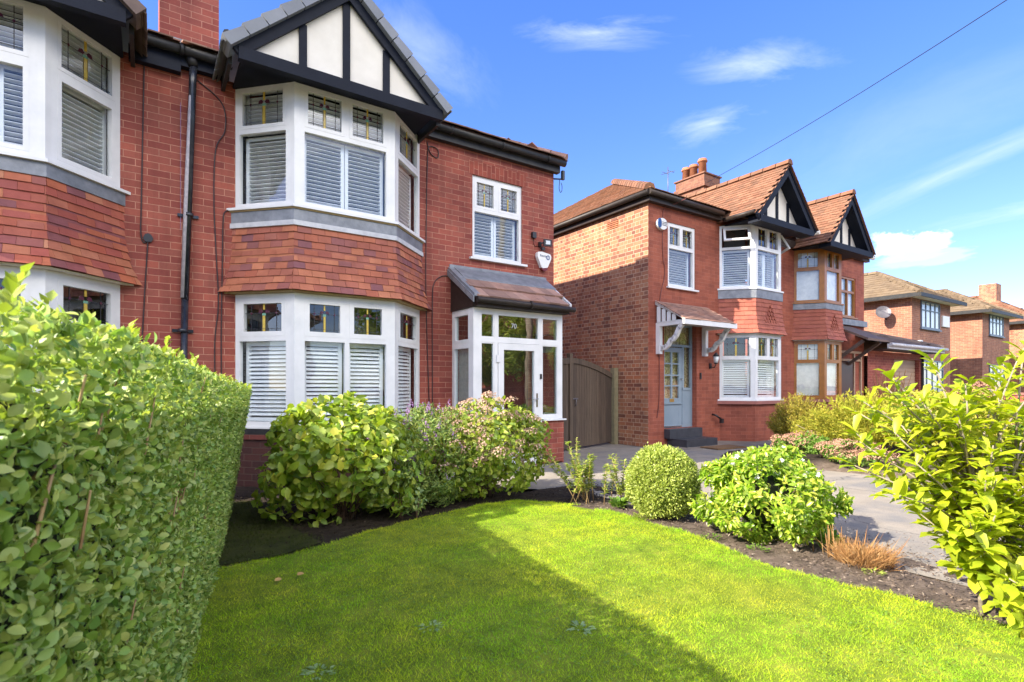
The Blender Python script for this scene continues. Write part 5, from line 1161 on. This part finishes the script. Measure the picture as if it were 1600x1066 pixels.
CAMF = (-.56, -.83, .2)
t, P_, N_ = shrub('hydrangea_bush', 'large green leaved hydrangea at the hedge end below the bay window, sunlit along its top', (1.56, 5.16), .74, .62, 1.12, 46, 3100, .090, .66, 'leaf_hyd', rand=.65, stem_n=26, cr=.32, low=-.95, cat='shrub', stem_r=.007)
t, P_, N_ = shrub('flowering_shrub', 'shrub with narrow grey green leaves and mauve spikes between the two hydrangeas', (2.36, 5.24), .58, .60, .97, 54, 12000, .046, .28, 'leaf_hebe', rand=.5, up=.5, stem_n=20, cr=.34, low=-.95)
flowers(t, 'spike', P_, N_, 75, .34, .06, (.9, 1.5), CAMF)
t, P_, N_ = shrub('hydrangea_bush', 'lime leaved hydrangea covered in fading pink flower heads in front of the porch', (3.18, 5.24), .70, .60, 1.08, 50, 5600, .062, .62, 'leaf_hyd2', rand=.5, stem_n=22, cr=.33, low=-.9)
flowers(t, 'dome', P_, N_, 99, .42, .07, (.85, 1.4), CAMF, out=.035)
t, P_, N_ = shrub('small_shrub', 'low dark leaved young plant at the foot of the mauve flowered shrub', (2.0, 4.86), .30, .22, .5, 12, 700, .05, .38, 'leaf_hebe', rand=.4, stem_n=8, cr=.4)
t, P_, N_ = shrub('small_plant', 'blue green seedling standing at the dark lawn edge', (2.12, 4.74), .06, .06, .28, 5, 26, .05, .7, 'leaf_blue', rand=.4, stem_n=3, cr=.5, cat='plant')
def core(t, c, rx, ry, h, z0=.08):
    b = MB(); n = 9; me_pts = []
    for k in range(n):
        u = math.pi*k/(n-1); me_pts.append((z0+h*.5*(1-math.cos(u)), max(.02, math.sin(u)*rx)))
    b.tube([(c[0], c[1], z_) for z_, r_ in me_pts], [r_ for z_, r_ in me_pts], 12); b.build('shade_core', M['hcore'], t)  # solid dark blob, the bush's inner shade put into its colour
# clipped ball
bx = thing('box_ball', 'round clipped box bush on the bed edge beside the driveway', 'shrub', (4.05, 3.5, 0))
n = 30000; d = unit(rnd(n)); R_ = .33*(1+.12*vnoise(d[:, 0]*3, d[:, 1]*3+d[:, 2]*2, 2, 21))*(1+.10*np.clip(-d[:, 2], 0, 1))-RNG.exponential(.024, n)+.012*RNG.normal(0, 1, n); C_ = np.array([4.13, 3.50, .34]); P_ = C_+d*R_[:, None]*np.array([1, 1, .98]); k = P_[:, 2] > .05
leaves('foliage', P_[k], (d+rnd(n)*.7+np.array([0, 0, .3]))[k], (d+rnd(n)*.7)[k], RNG.uniform(.018, .03, n)[k], RNG.uniform(.011, .017, n)[k], M['leaf_box'], bx, 'small')
c = MB(); c.tube([(4.13, 3.50, z_) for z_ in (.10, .16, .35, .54, .60)], [.08, .2, .27, .2, .08], 14); c.build('shade_core', M['hcore'], bx)
stems(bx, (4.13, 3.50), .2, .2, .5, 12, .008, 'bark')
t, P_, N_ = shrub('flowering_shrub', 'glossy bright green bush with small white flowers on its top, right of the box ball', (4.29, 2.56), .54, .52, .76, 34, 8200, .060, .40, 'leaf_choi', rand=.8, stem_n=18, cr=.27, low=-.9, up=-.1)
core(t, (4.29, 2.56), .24, .24, .46)
flowers(t, 'white', P_, N_, 40, .52, .035, (.9, 1.5), None, out=.02)
# two leggy plants
for (cx, cy, hh, nst, lab, mm) in ((3.93, 4.42, .66, 15, 'bushy cluster of leafy upright stems between the pink hydrangea and the box ball', 'leaf_box'), (4.17, 4.16, .60, 6, 'slim upright leafy spike just left of the round box bush', 'leaf_box')):
    t = thing('upright_plant', lab, 'plant', (cx, cy, 0)); b = MB(); P_, D_, N_ = [], [], []
    sp = .17 if nst > 5 else .05
    for k in range(nst):
        bx_, by_ = cx+RNG.normal(0, sp*.4), cy+RNG.normal(0, sp*.4); tx, ty = cx+RNG.normal(0, sp), cy+RNG.normal(0, sp); H_ = hh*RNG.uniform(.6, 1.05)
        b.tube([(bx_, by_, 0), ((bx_+tx)/2, (by_+ty)/2, H_*.5), (tx, ty, H_)], [.005, .004, .002], 5)
        for q in range(95):
            s_ = RNG.uniform(.25, 1.0) if nst > 5 else RNG.uniform(.4, 1); a = RNG.uniform(0, 6.28); P_.append([bx_+(tx-bx_)*s_, by_+(ty-by_)*s_, H_*s_]); D_.append([math.cos(a), math.sin(a), .35]); N_.append([-.3*math.cos(a), -.3*math.sin(a), 1])
    P_ = np.array(P_); leaves('foliage', P_, np.array(D_)+rnd(len(P_))*.2, np.array(N_), RNG.uniform(.03, .06, len(P_)), RNG.uniform(.014, .024, len(P_)), M[mm], t, 'oval'); b.build('stems', M['twig'], t)
for (cx, cy, r_, hh, n, L, lab, mm) in ((4.02, 3.98, .10, .14, 90, .09, 'low strap leaved tuft at the lawn corner left of the box ball', 'leaf_mid'), (3.86, 3.5, .16, .12, 160, .035, 'low yellow green groundcover patch at the foot of the box ball', 'leaf_box'),
    (3.84, 2.75, .12, .06, 60, .03, 'tiny weed patch on dry soil in front of the white flowered bush', 'leaf_mid'), (3.86, 2.35, .12, .06, 70, .03, 'low green weeds at the lawn edge under the white flowered bush', 'leaf_mid'),
    (4.02, 1.62, .1, .05, 50, .03, 'sprig of weeds beside the dry straw coloured clump', 'leaf_box'), (3.72, .98, .12, .06, 50, .03, 'weeds at the foot of the magnolia trunk', 'leaf_box'),
    (4.35, 2.05, .14, .22, 60, .10, 'broad drooping leaves under the right side of the bright green bush', 'leaf_mid'),
    (.62, 2.42, .09, .025, 40, .035, 'pale dandelion rosette in the shaded lawn near the hedge', 'leaf_blue'), (1.22, 2.55, .07, .02, 26, .045, 'small pale weed rosette in the middle of the shaded lawn', 'leaf_blue'), (1.85, 2.1, .07, .02, 22, .05, 'plantain weed near the shadow line on the lawn', 'leaf_blue'),
    (.33, 1.72, .10, .03, 50, .035, 'cluster of broad weeds at the bottom of the lawn near the hedge', 'leaf_blue')):
    t = thing('weed_patch', lab, 'plant', (cx, cy, 0)); a = RNG.uniform(0, 6.28, n); rr = r_*np.sqrt(RNG.uniform(0, 1, n)); P_ = np.stack([cx+np.cos(a)*rr*.6, cy+np.sin(a)*rr*.6, .015+hh*.4*RNG.uniform(0, 1, n)], 1)
    D_ = np.stack([np.cos(a), np.sin(a), RNG.uniform(.2, 1.4, n)*min(1.5, hh/.06*.5)], 1); leaves('foliage', P_, D_, np.stack([-np.cos(a)*.4, -np.sin(a)*.4, np.ones(n)], 1)+rnd(n)*.2, RNG.uniform(L*.6, L, n), RNG.uniform(L*.25, L*.4, n), M[mm], t, 'oval')
# clover and moss specks through the lawn
n = 9000; X = RNG.uniform(-.2, 3.8, n); Y = RNG.uniform(.8, 4.8, n); k = inpoly(X, Y, LAWN) & (vnoise(X, Y, 2.3, 31) > .05); X, Y = X[k], Y[k]; n = len(X)
o = leaves('clover', np.stack([X, Y, RNG.uniform(.028, .04, n)], 1), np.stack([RNG.normal(0, 1, n), RNG.normal(0, 1, n), np.zeros(n)], 1), np.array([0, 0, 1.])+rnd(n)*.3, RNG.uniform(.008, .018, n), RNG.uniform(.007, .014, n), M['leaf_mid'], None, 'small')
tag(o, 'tiny clover leaves scattered through the lawn', 'clover', kind='stuff')
# dry clump
t = thing('dry_grass_clump', 'straw coloured dead clump of stalks on the bare soil by the driveway', 'plant', (4.2, 1.75, 0)); n = 2600
a = RNG.uniform(0, 6.28, n); r_ = .17*np.sqrt(RNG.uniform(0, 1, n)); X, Y = 4.2+np.cos(a)*r_*.9, 1.76+np.sin(a)*r_; ln = RNG.uniform(.03, .13, n)*(1+1.0*(RNG.uniform(0, 1, n) > .94))
D_ = np.stack([np.cos(a)*.5+RNG.normal(0, .5, n), np.sin(a)*.5+RNG.normal(0, .5, n), np.ones(n)*.8], 1)
leaves('stalks', np.stack([X, Y, RNG.uniform(0, .07, n)], 1), D_, rnd(n), ln, np.full(n, .0035), M['dry'], t, 'needle')
b = MB()
for k in range(16):
    a_ = RNG.uniform(0, 6.28); x_, y_ = 4.17+RNG.normal(0, .05), 1.9+RNG.normal(0, .07); hh = RNG.uniform(.16, .30); b.tube([(x_, y_, 0), (x_+RNG.normal(0, .03), y_+RNG.normal(0, .03), hh)], [.0035, .002], 5)
b.build('tall_stalks', M['dry'], t)
# mulch chips and stones
n = 26000; X = np.where(RNG.uniform(0, 1, n) < .9, RNG.uniform(.3, 4.68, n), 4.6+RNG.exponential(.18, n)); Y = RNG.uniform(-.2, 7, n); k = ~inpoly(X, Y, LAWN) & (X > .6+.0*Y) & ~((Y > 5.2) & (X > 3.7)); X, Y = X[k], Y[k]; n = len(X)
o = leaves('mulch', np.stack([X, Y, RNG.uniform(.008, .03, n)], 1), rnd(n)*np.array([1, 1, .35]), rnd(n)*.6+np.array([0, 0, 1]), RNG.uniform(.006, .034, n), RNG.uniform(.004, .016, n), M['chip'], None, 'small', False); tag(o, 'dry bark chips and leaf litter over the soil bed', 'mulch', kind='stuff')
def stone(x, y, r, lab):
    d = unit(rnd(26)); import bmesh
    bm = bmesh.new(); bmesh.ops.create_icosphere(bm, subdivisions=2, radius=r)
    for v in bm.verts: v.co = Vector((v.co.x*1.2, v.co.y*.9, v.co.z*.6))*(1+.18*math.sin(v.co.x*70+x*9)*math.cos(v.co.y*60+y*5))
    me = bpy.data.meshes.new('stone'); bm.to_mesh(me); bm.free()
    o = finish(me, 'stone', [M['stone']], None); o.location = (x, y, r*.4); tag(o, lab, 'stone')
stone(4.22, 3.02, .045, 'pale stone on the soil between the box ball and the bright green bush')
stone(4.42, 2.9, .03, 'small grey stone at the driveway edge behind the pale stone')
stone(4.12, 2.2, .025, 'small stone on bare soil left of the dry straw coloured clump')
for x, y, lab in ((.80, 3.66, 'orange fallen leaf on the shaded lawn'), (.66, 3.63, 'pale brown fallen leaf on the shaded lawn near the hedge')):
    o = leaves('fallen_leaf', np.array([[x, y, .045]]), np.array([[1., .3, .1]]), np.array([[.1, -.2, 1.]]), np.array([.05]), np.array([.04]), M['fallen'], None, 'oval'); tag(o, lab, 'leaf')

# ---------------- neighbour's bed
t, P_, N_ = shrub('sedum_clump', 'rounded clump of flat pinkish brown sedum flowers nearest the blue doored house', (9.75, 5.1), .52, .40, .34, 14, 1500, .06, .55, 'leaf_mid', rand=.4, stem_n=10, zb=.05, cat='plant')
flowers(t, 'sedum', P_, N_, 60, .20, .10, (1.0, 1.5), None)
t, P_, N_ = shrub('sedum_clump', 'rounded clump of flat pinkish brown sedum flowers at the driveway edge, nearer of the two', (8.85, 3.85), .40, .46, .36, 14, 1500, .05, .55, 'leaf_mid', rand=.4, stem_n=10, zb=.05, cat='plant')
flowers(t, 'sedum', P_, N_, 60, .20, .09, (.9, 1.4), None)
t, P_, N_ = shrub('small_shrub', 'small fresh green plant between the two sedum clumps', (9.25, 4.5), .26, .25, .38, 9, 700, .05, .5, 'leaf_mid', stem_n=6, zb=.05)
def plumes(name, label, c, rx, ry, h, n, mat_, droop=.0, m=60, Ln=.07, zb=.05, up=1.0, spread=1.0, cat='shrub'):
    t = thing(name, label, cat, (c[0], c[1], 0)); P_, D_, N_ = [], [], []; b = MB()
    for k in range(n):
        a = RNG.uniform(0, 6.28); r_ = math.sqrt(RNG.uniform(0, 1)); hx = h*(1-.55*r_*r_)*RNG.uniform(.75, 1.12); bx_, by_ = c[0]+math.cos(a)*rx*r_*.45, c[1]+math.sin(a)*ry*r_*.45
        tip = np.array([c[0]+math.cos(a)*rx*r_*spread, c[1]+math.sin(a)*ry*r_*spread, zb+hx]); base = np.array([bx_, by_, zb]); mid = (base+tip)/2+np.array([0, 0, hx*.18])
        s_ = RNG.uniform(.3, 1, m)[:, None]; q = (1-s_)**2*base+2*s_*(1-s_)*mid+s_**2*(tip-np.array([0, 0, droop])); P_.append(q+rnd(m)*.018); dd = (tip-mid)/np.linalg.norm(tip-mid); D_.append(dd+rnd(m)*.55)
        if k < 14: b.tube([base, mid, tip*.9+mid*.1], [.012, .008, .003], 5)
    P_ = np.concatenate(P_); D_ = np.concatenate(D_); leaves('foliage', P_, D_, rnd(len(P_)), RNG.uniform(Ln*.6, Ln*1.3, len(P_)), np.full(len(P_), Ln*.22), M[mat_], t, 'small'); b.build('stems', M['bark'], t); return t
plumes('conifer_shrub', 'upright bronze gold conifer shrub in front of the white bay window', (10.9, 5.75), .72, .55, 1.0, 280, 'leaf_con', m=46, Ln=.06)
plumes('spreading_juniper', 'wide feathery golden juniper in front of the brown bay window', (11.0, 4.55), 1.55, 1.15, 1.08, 480, 'leaf_gold', droop=.06, m=60, Ln=.07)
t, P_, N_ = shrub('garden_shrub', 'yellow green leafy shrub behind the left side of the magnolia', (10.5, 3.2), 1.0, .85, 1.05, 40, 6500, .075, .4, 'leaf_gold', rand=.5, stem_n=14, zb=.05)
t, P_, N_ = shrub('garden_shrub', 'pink and green flowering shrub seen through the magnolia branches', (11.0, 2.0), .8, .8, .8, 30, 3800, .07, .45, 'leaf_mid', rand=.5, stem_n=14, zb=.05)
flowers(t, 'sedum', P_, N_, 45, .35, .12, (.8, 1.4), None)
t, P_, N_ = shrub('garden_shrub', 'orange red tinged shrub beside the far garden wall behind the magnolia', (14.6, 3.9), .6, .6, 1.3, 24, 2600, .06, .5, 'sedum', rand=.5, stem_n=10, zb=.05)
t, P_, N_ = shrub('garden_shrub', 'dark green low shrub at the right edge behind the magnolia', (9.6, .9), .7, .7, .6, 24, 2600, .07, .5, 'leaf_mid', rand=.5, stem_n=10, zb=.05)
t = thing('bare_shrub', 'thin bare twiggy shrub in front of the brown door beside the garage', 'shrub', (17.6, 6.8, 0)); b = MB()
for k in range(60):
    a = RNG.uniform(0, 6.28); r_ = RNG.uniform(.1, .8); b.tube([(17.3, 6.6, 0), (17.3+math.cos(a)*r_*.6, 6.6+math.sin(a)*r_*.4, .9), (17.3+math.cos(a)*r_, 6.6+math.sin(a)*r_*.6, RNG.uniform(1.2, 1.75))], [.012, .009, .005], 4)
b.build('stems', M['dry'], t)
w = thing('garden_wall', 'low red brick garden wall dividing the far front gardens', 'wall', (21, 3, 0)); b = MB(); b.box(20.8, 21.02, -2.9, 7.2, 0, 1.0); b.build('brickwork', M['brick1'], w); b = MB(); b.box(20.76, 21.06, -2.9, 7.2, 1.001, 1.07); b.build('coping', M['sill2'], w)

# ---------------- magnolia
mg = thing('magnolia_tree', 'young magnolia tree with large bright yellow green leaves at the right edge', 'tree', (3.84, 1.01, 0))
FW = np.array([math.sin(rad(YAW)), math.cos(rad(YAW)), 0]); RT = np.array([math.cos(rad(YAW)), -math.sin(rad(YAW)), 0]); UP = np.array([0, 0, 1.]); TB = np.array([3.84, 1.01, 0])
def T3(r_, w_, z_): return TB+RT*r_+FW*w_+UP*z_
tips = [(-.50, .05, 1.26), (-.32, -.05, 1.42), (-.42, .2, 1.12), (-.62, .1, .95), (-.48, -.15, .86), (-.30, .15, 1.10), (-.18, -.1, 1.28), (-.02, .1, 1.25), (.18, -.05, 1.48), (.10, .2, 1.22), (.28, .0, 1.02),
        (-.12, -.2, .96), (-.28, -.05, .80), (-.42, -.1, .58), (-.30, .25, .66), (.04, -.22, .72), (.26, -.1, .60), (-.20, -.25, .44), (.12, -.2, .32), (.28, .1, .26), (.42, 0, 1.3), (.50, .1, .95), (.45, -.1, .5),
        (-.05, .25, 1.02), (.0, -.05, 1.02), (-.16, .2, .62), (.2, .25, .8), (.32, -.2, .82), (.38, -.15, 1.15), (.05, -.15, 1.40), (-.45, 0, 1.05), (.18, .0, .45), (-.08, -.28, .28), (.3, -.25, .18), (-.58, .2, 1.12), (-.36, .0, .98), (.22, -.1, 1.25), (-.15, .05, .80), (.3, .2, 1.4)]
b = MB()
def tb(pts, r0, r1, n=7):
    b.tube([Vector(p) for p in pts], [r0+(r1-r0)*k/(len(pts)-1) for k in range(len(pts))], n)
trunks = [[T3(0, 0, -.05), T3(-.02, 0, .2), T3(-.005, .0, .42), T3(-.04, .02, .7), T3(-.06, .0, .95)], [T3(.03, .03, -.05), T3(.10, .06, .25), T3(.16, .05, .55), T3(.2, .02, .9)]]
tb(trunks[0], .014, .009, 9); tb(trunks[1], .010, .006, 8)
b.build('trunk', M['bark'], mg)
r2_ = random.Random(4)
for q in ((-.66, .0, 1.18), (-.56, -.1, 1.02), (-.68, .05, .82), (-.50, .1, .74), (-.60, -.15, .70), (-.36, -.2, .52), (-.52, .0, 1.34), (-.44, -.12, 1.2), (-.62, .15, 1.0), (-.20, -.3, .62), (.20, -.3, .22), (.34, -.2, .12), (-.14, -.28, .16), (-.05, -.3, .05), (.16, -.26, .02), (-.22, -.1, .3), (.42, -.2, .3)): tips.append(q)
for _ in range(36): tips.append((r2_.uniform(-.35, .55), r2_.uniform(-.3, .3), r2_.uniform(.42, 1.35)))
P_, D_, N_, L_ = [], [], [], []; b = MB(); spine = np.array(trunks[0][1:]+trunks[1][1:])
for tp_ in tips:
    e = T3(*tp_); z0 = max(.04, e[2]*.55-.05); k = np.argmin(np.abs(spine[:, 2]-z0)+.6*np.linalg.norm((spine-e)[:, :2], axis=1)); s0 = spine[k]; mid = (s0+e)/2+np.array([0, 0, .05]); tb([s0, mid, e], .008, .003, 5)
    ax_ = unit((e-mid)[None])[0]*.6+np.array([0, 0, .55]); ax_ /= np.linalg.norm(ax_)
    for q in range(25):
        s_ = (q/24)**.8; base = (1-s_)*(mid*.55+s0*.45)+s_*e+RNG.normal(0, .012, 3); az_ = q*2.4+RNG.uniform(-.3, .3); o1 = np.cross(ax_, [0, 0, 1.0]); o1 = o1/(np.linalg.norm(o1)+1e-6) if np.linalg.norm(o1) > .1 else RT; o2 = np.cross(ax_, o1)
        out = o1*math.cos(az_)+o2*math.sin(az_); P_.append(base); D_.append(out*(1.0-.25*s_)+ax_*(.15+.5*s_)+RNG.normal(0, .15, 3)); N_.append(ax_*.5-out*.3+RNG.normal(0, .22, 3)+np.array([0, 0, 1.0])); L_.append(RNG.uniform(.07, .14))
b.build('branches', M['bark'], mg)
P_, D_, N_, L_ = map(np.array, (P_, D_, N_, L_)); leaves('leaves', P_, D_, N_, L_, L_*RNG.uniform(.38, .5, len(L_)), M['leaf_mag'], mg, 'obov')

# ---------------- overhead wire, pole, mat, street side (seen in the window glass)
wr = thing('telephone_wire', 'thin dark overhead wire slanting up across the blue sky', 'wire', (14.2, 10.2, 7.4)); b = MB(); a_, c_ = Vector((14.0, 10.15, 7.45)), Vector((10.1, -.2, 7.0))
A_ = Vector((14.0, 10.15, 7.42)); C_ = Vector((9.4, .9, 6.72)); b.tube([A_.lerp(C_, k/12)-Vector((0, 0, .12*math.sin(math.pi*k/12))) for k in range(13)], .008, 5); b.build('wire', M['cablew'], wr)
pl_ = thing('telegraph_pole', 'brown wooden telegraph pole outside the right edge carrying the overhead wire', 'pole', (9.4, .9, 0)); b = MB(); b.tube([(9.4, .9, 0), (9.4, .9, 6.9)], [.12, .09], 10); b.build('shaft', M['bark'], pl_)
dm = MB(); Pm = Panel(9.35, 6.95, 10.25, 6.85); dm.ob(Pm, 0, .85, .008, .03, -.0, .45); tag(dm.build('doormat', M['mat']), 'brown coir doormat on the concrete before the dark steps', 'doormat')
sw = thing('street_wall', 'red brick garden wall along the pavement across the road, mirrored in the porch glass', 'wall', (4, -12.4, 0)); b = MB(); b.box(-30, 70, -12.5, -12.25, -.05, 1.15); b.build('brickwork', M['brick1'], sw); b = MB(); b.box(-30, 70, -12.55, -12.2, 1.151, 1.23); b.build('coping', M['sill2'], sw)
oh = far_house('opposite_house', 'brick house across the road behind the camera, mirrored in the windows', 20, 30, -28, -19, 5.2, 32, 'brick1', 'rooftile2', [])
oh3 = far_house('opposite_house', 'third brick house across the road, far to the right behind the camera', 36, 48, -28, -19, 5.2, 32, 'brick1', 'rooftile2', [])
oh2 = far_house('opposite_house', 'second brick house across the road behind the camera, left of the first', -2, 8, -28, -19, 5.2, 32, 'brick1', 'rooftile2', [])
for (x, y, hh, lab) in ((11.5, -15, 7.5, 'leafy street tree across the road, mirrored in the porch glass'), (2, -15, 7, 'leafy street tree across the road behind the camera to the left'), (18, -14.5, 6.5, 'leafy street tree across the road behind the camera to the right'), (26, -15, 7, 'leafy street tree far along the road behind the camera'), (36, -15, 7, 'leafy street tree further along the road, fifth behind the camera'), (48, -15, 8, 'leafy street tree further along the road, sixth behind the camera')):
    t = thing('street_tree', lab, 'tree', (x, y, 0)); b = MB(); b.tube([(x, y, 0), (x+.1, y, hh*.3), (x, y+.1, hh*.75)], [.2, .15, .05], 8); b.build('trunk', M['bark'], t)
    P_, N_ = clumps((x, y), hh*.36, hh*.36, hh*.8, 40, 9000, hh*.18, .3, -.8); m = len(P_); leaves('crown', P_, rnd(m), N_+rnd(m)*.6, RNG.uniform(.12, .24, m), RNG.uniform(.08, .14, m), M['leaf_tree'], t, 'small')

GR = {'semi_detached_house': 'semi detached houses along the street', 'detached_house': 'distant detached houses', 'opposite_house': 'houses across the road', 'cable': 'cables on the house walls', 'downpipe': 'black drainpipes', 'alarm_box': 'alarm boxes on the house walls',
      'floodlight': 'security floodlights', 'hydrangea_bush': 'hydrangeas in front of the nearer house', 'flowering_shrub': 'flowering shrubs round the lawn', 'sedum_clump': 'sedum clumps beside the driveway', 'garden_shrub': 'shrubs behind the magnolia',
      'weed_patch': 'weeds and low plants round the lawn', 'stone': 'stones on the soil bed', 'fallen_leaf': 'fallen leaves on the lawn', 'street_tree': 'trees across the road', 'upright_plant': 'upright plants between hydrangea and box ball', 'small_shrub': 'small shrubs in the beds'}
for o in list(bpy.data.objects):
    k = o.name.split('.')[0]
    if o.parent is None and k in GR: o['group'] = GR[k]
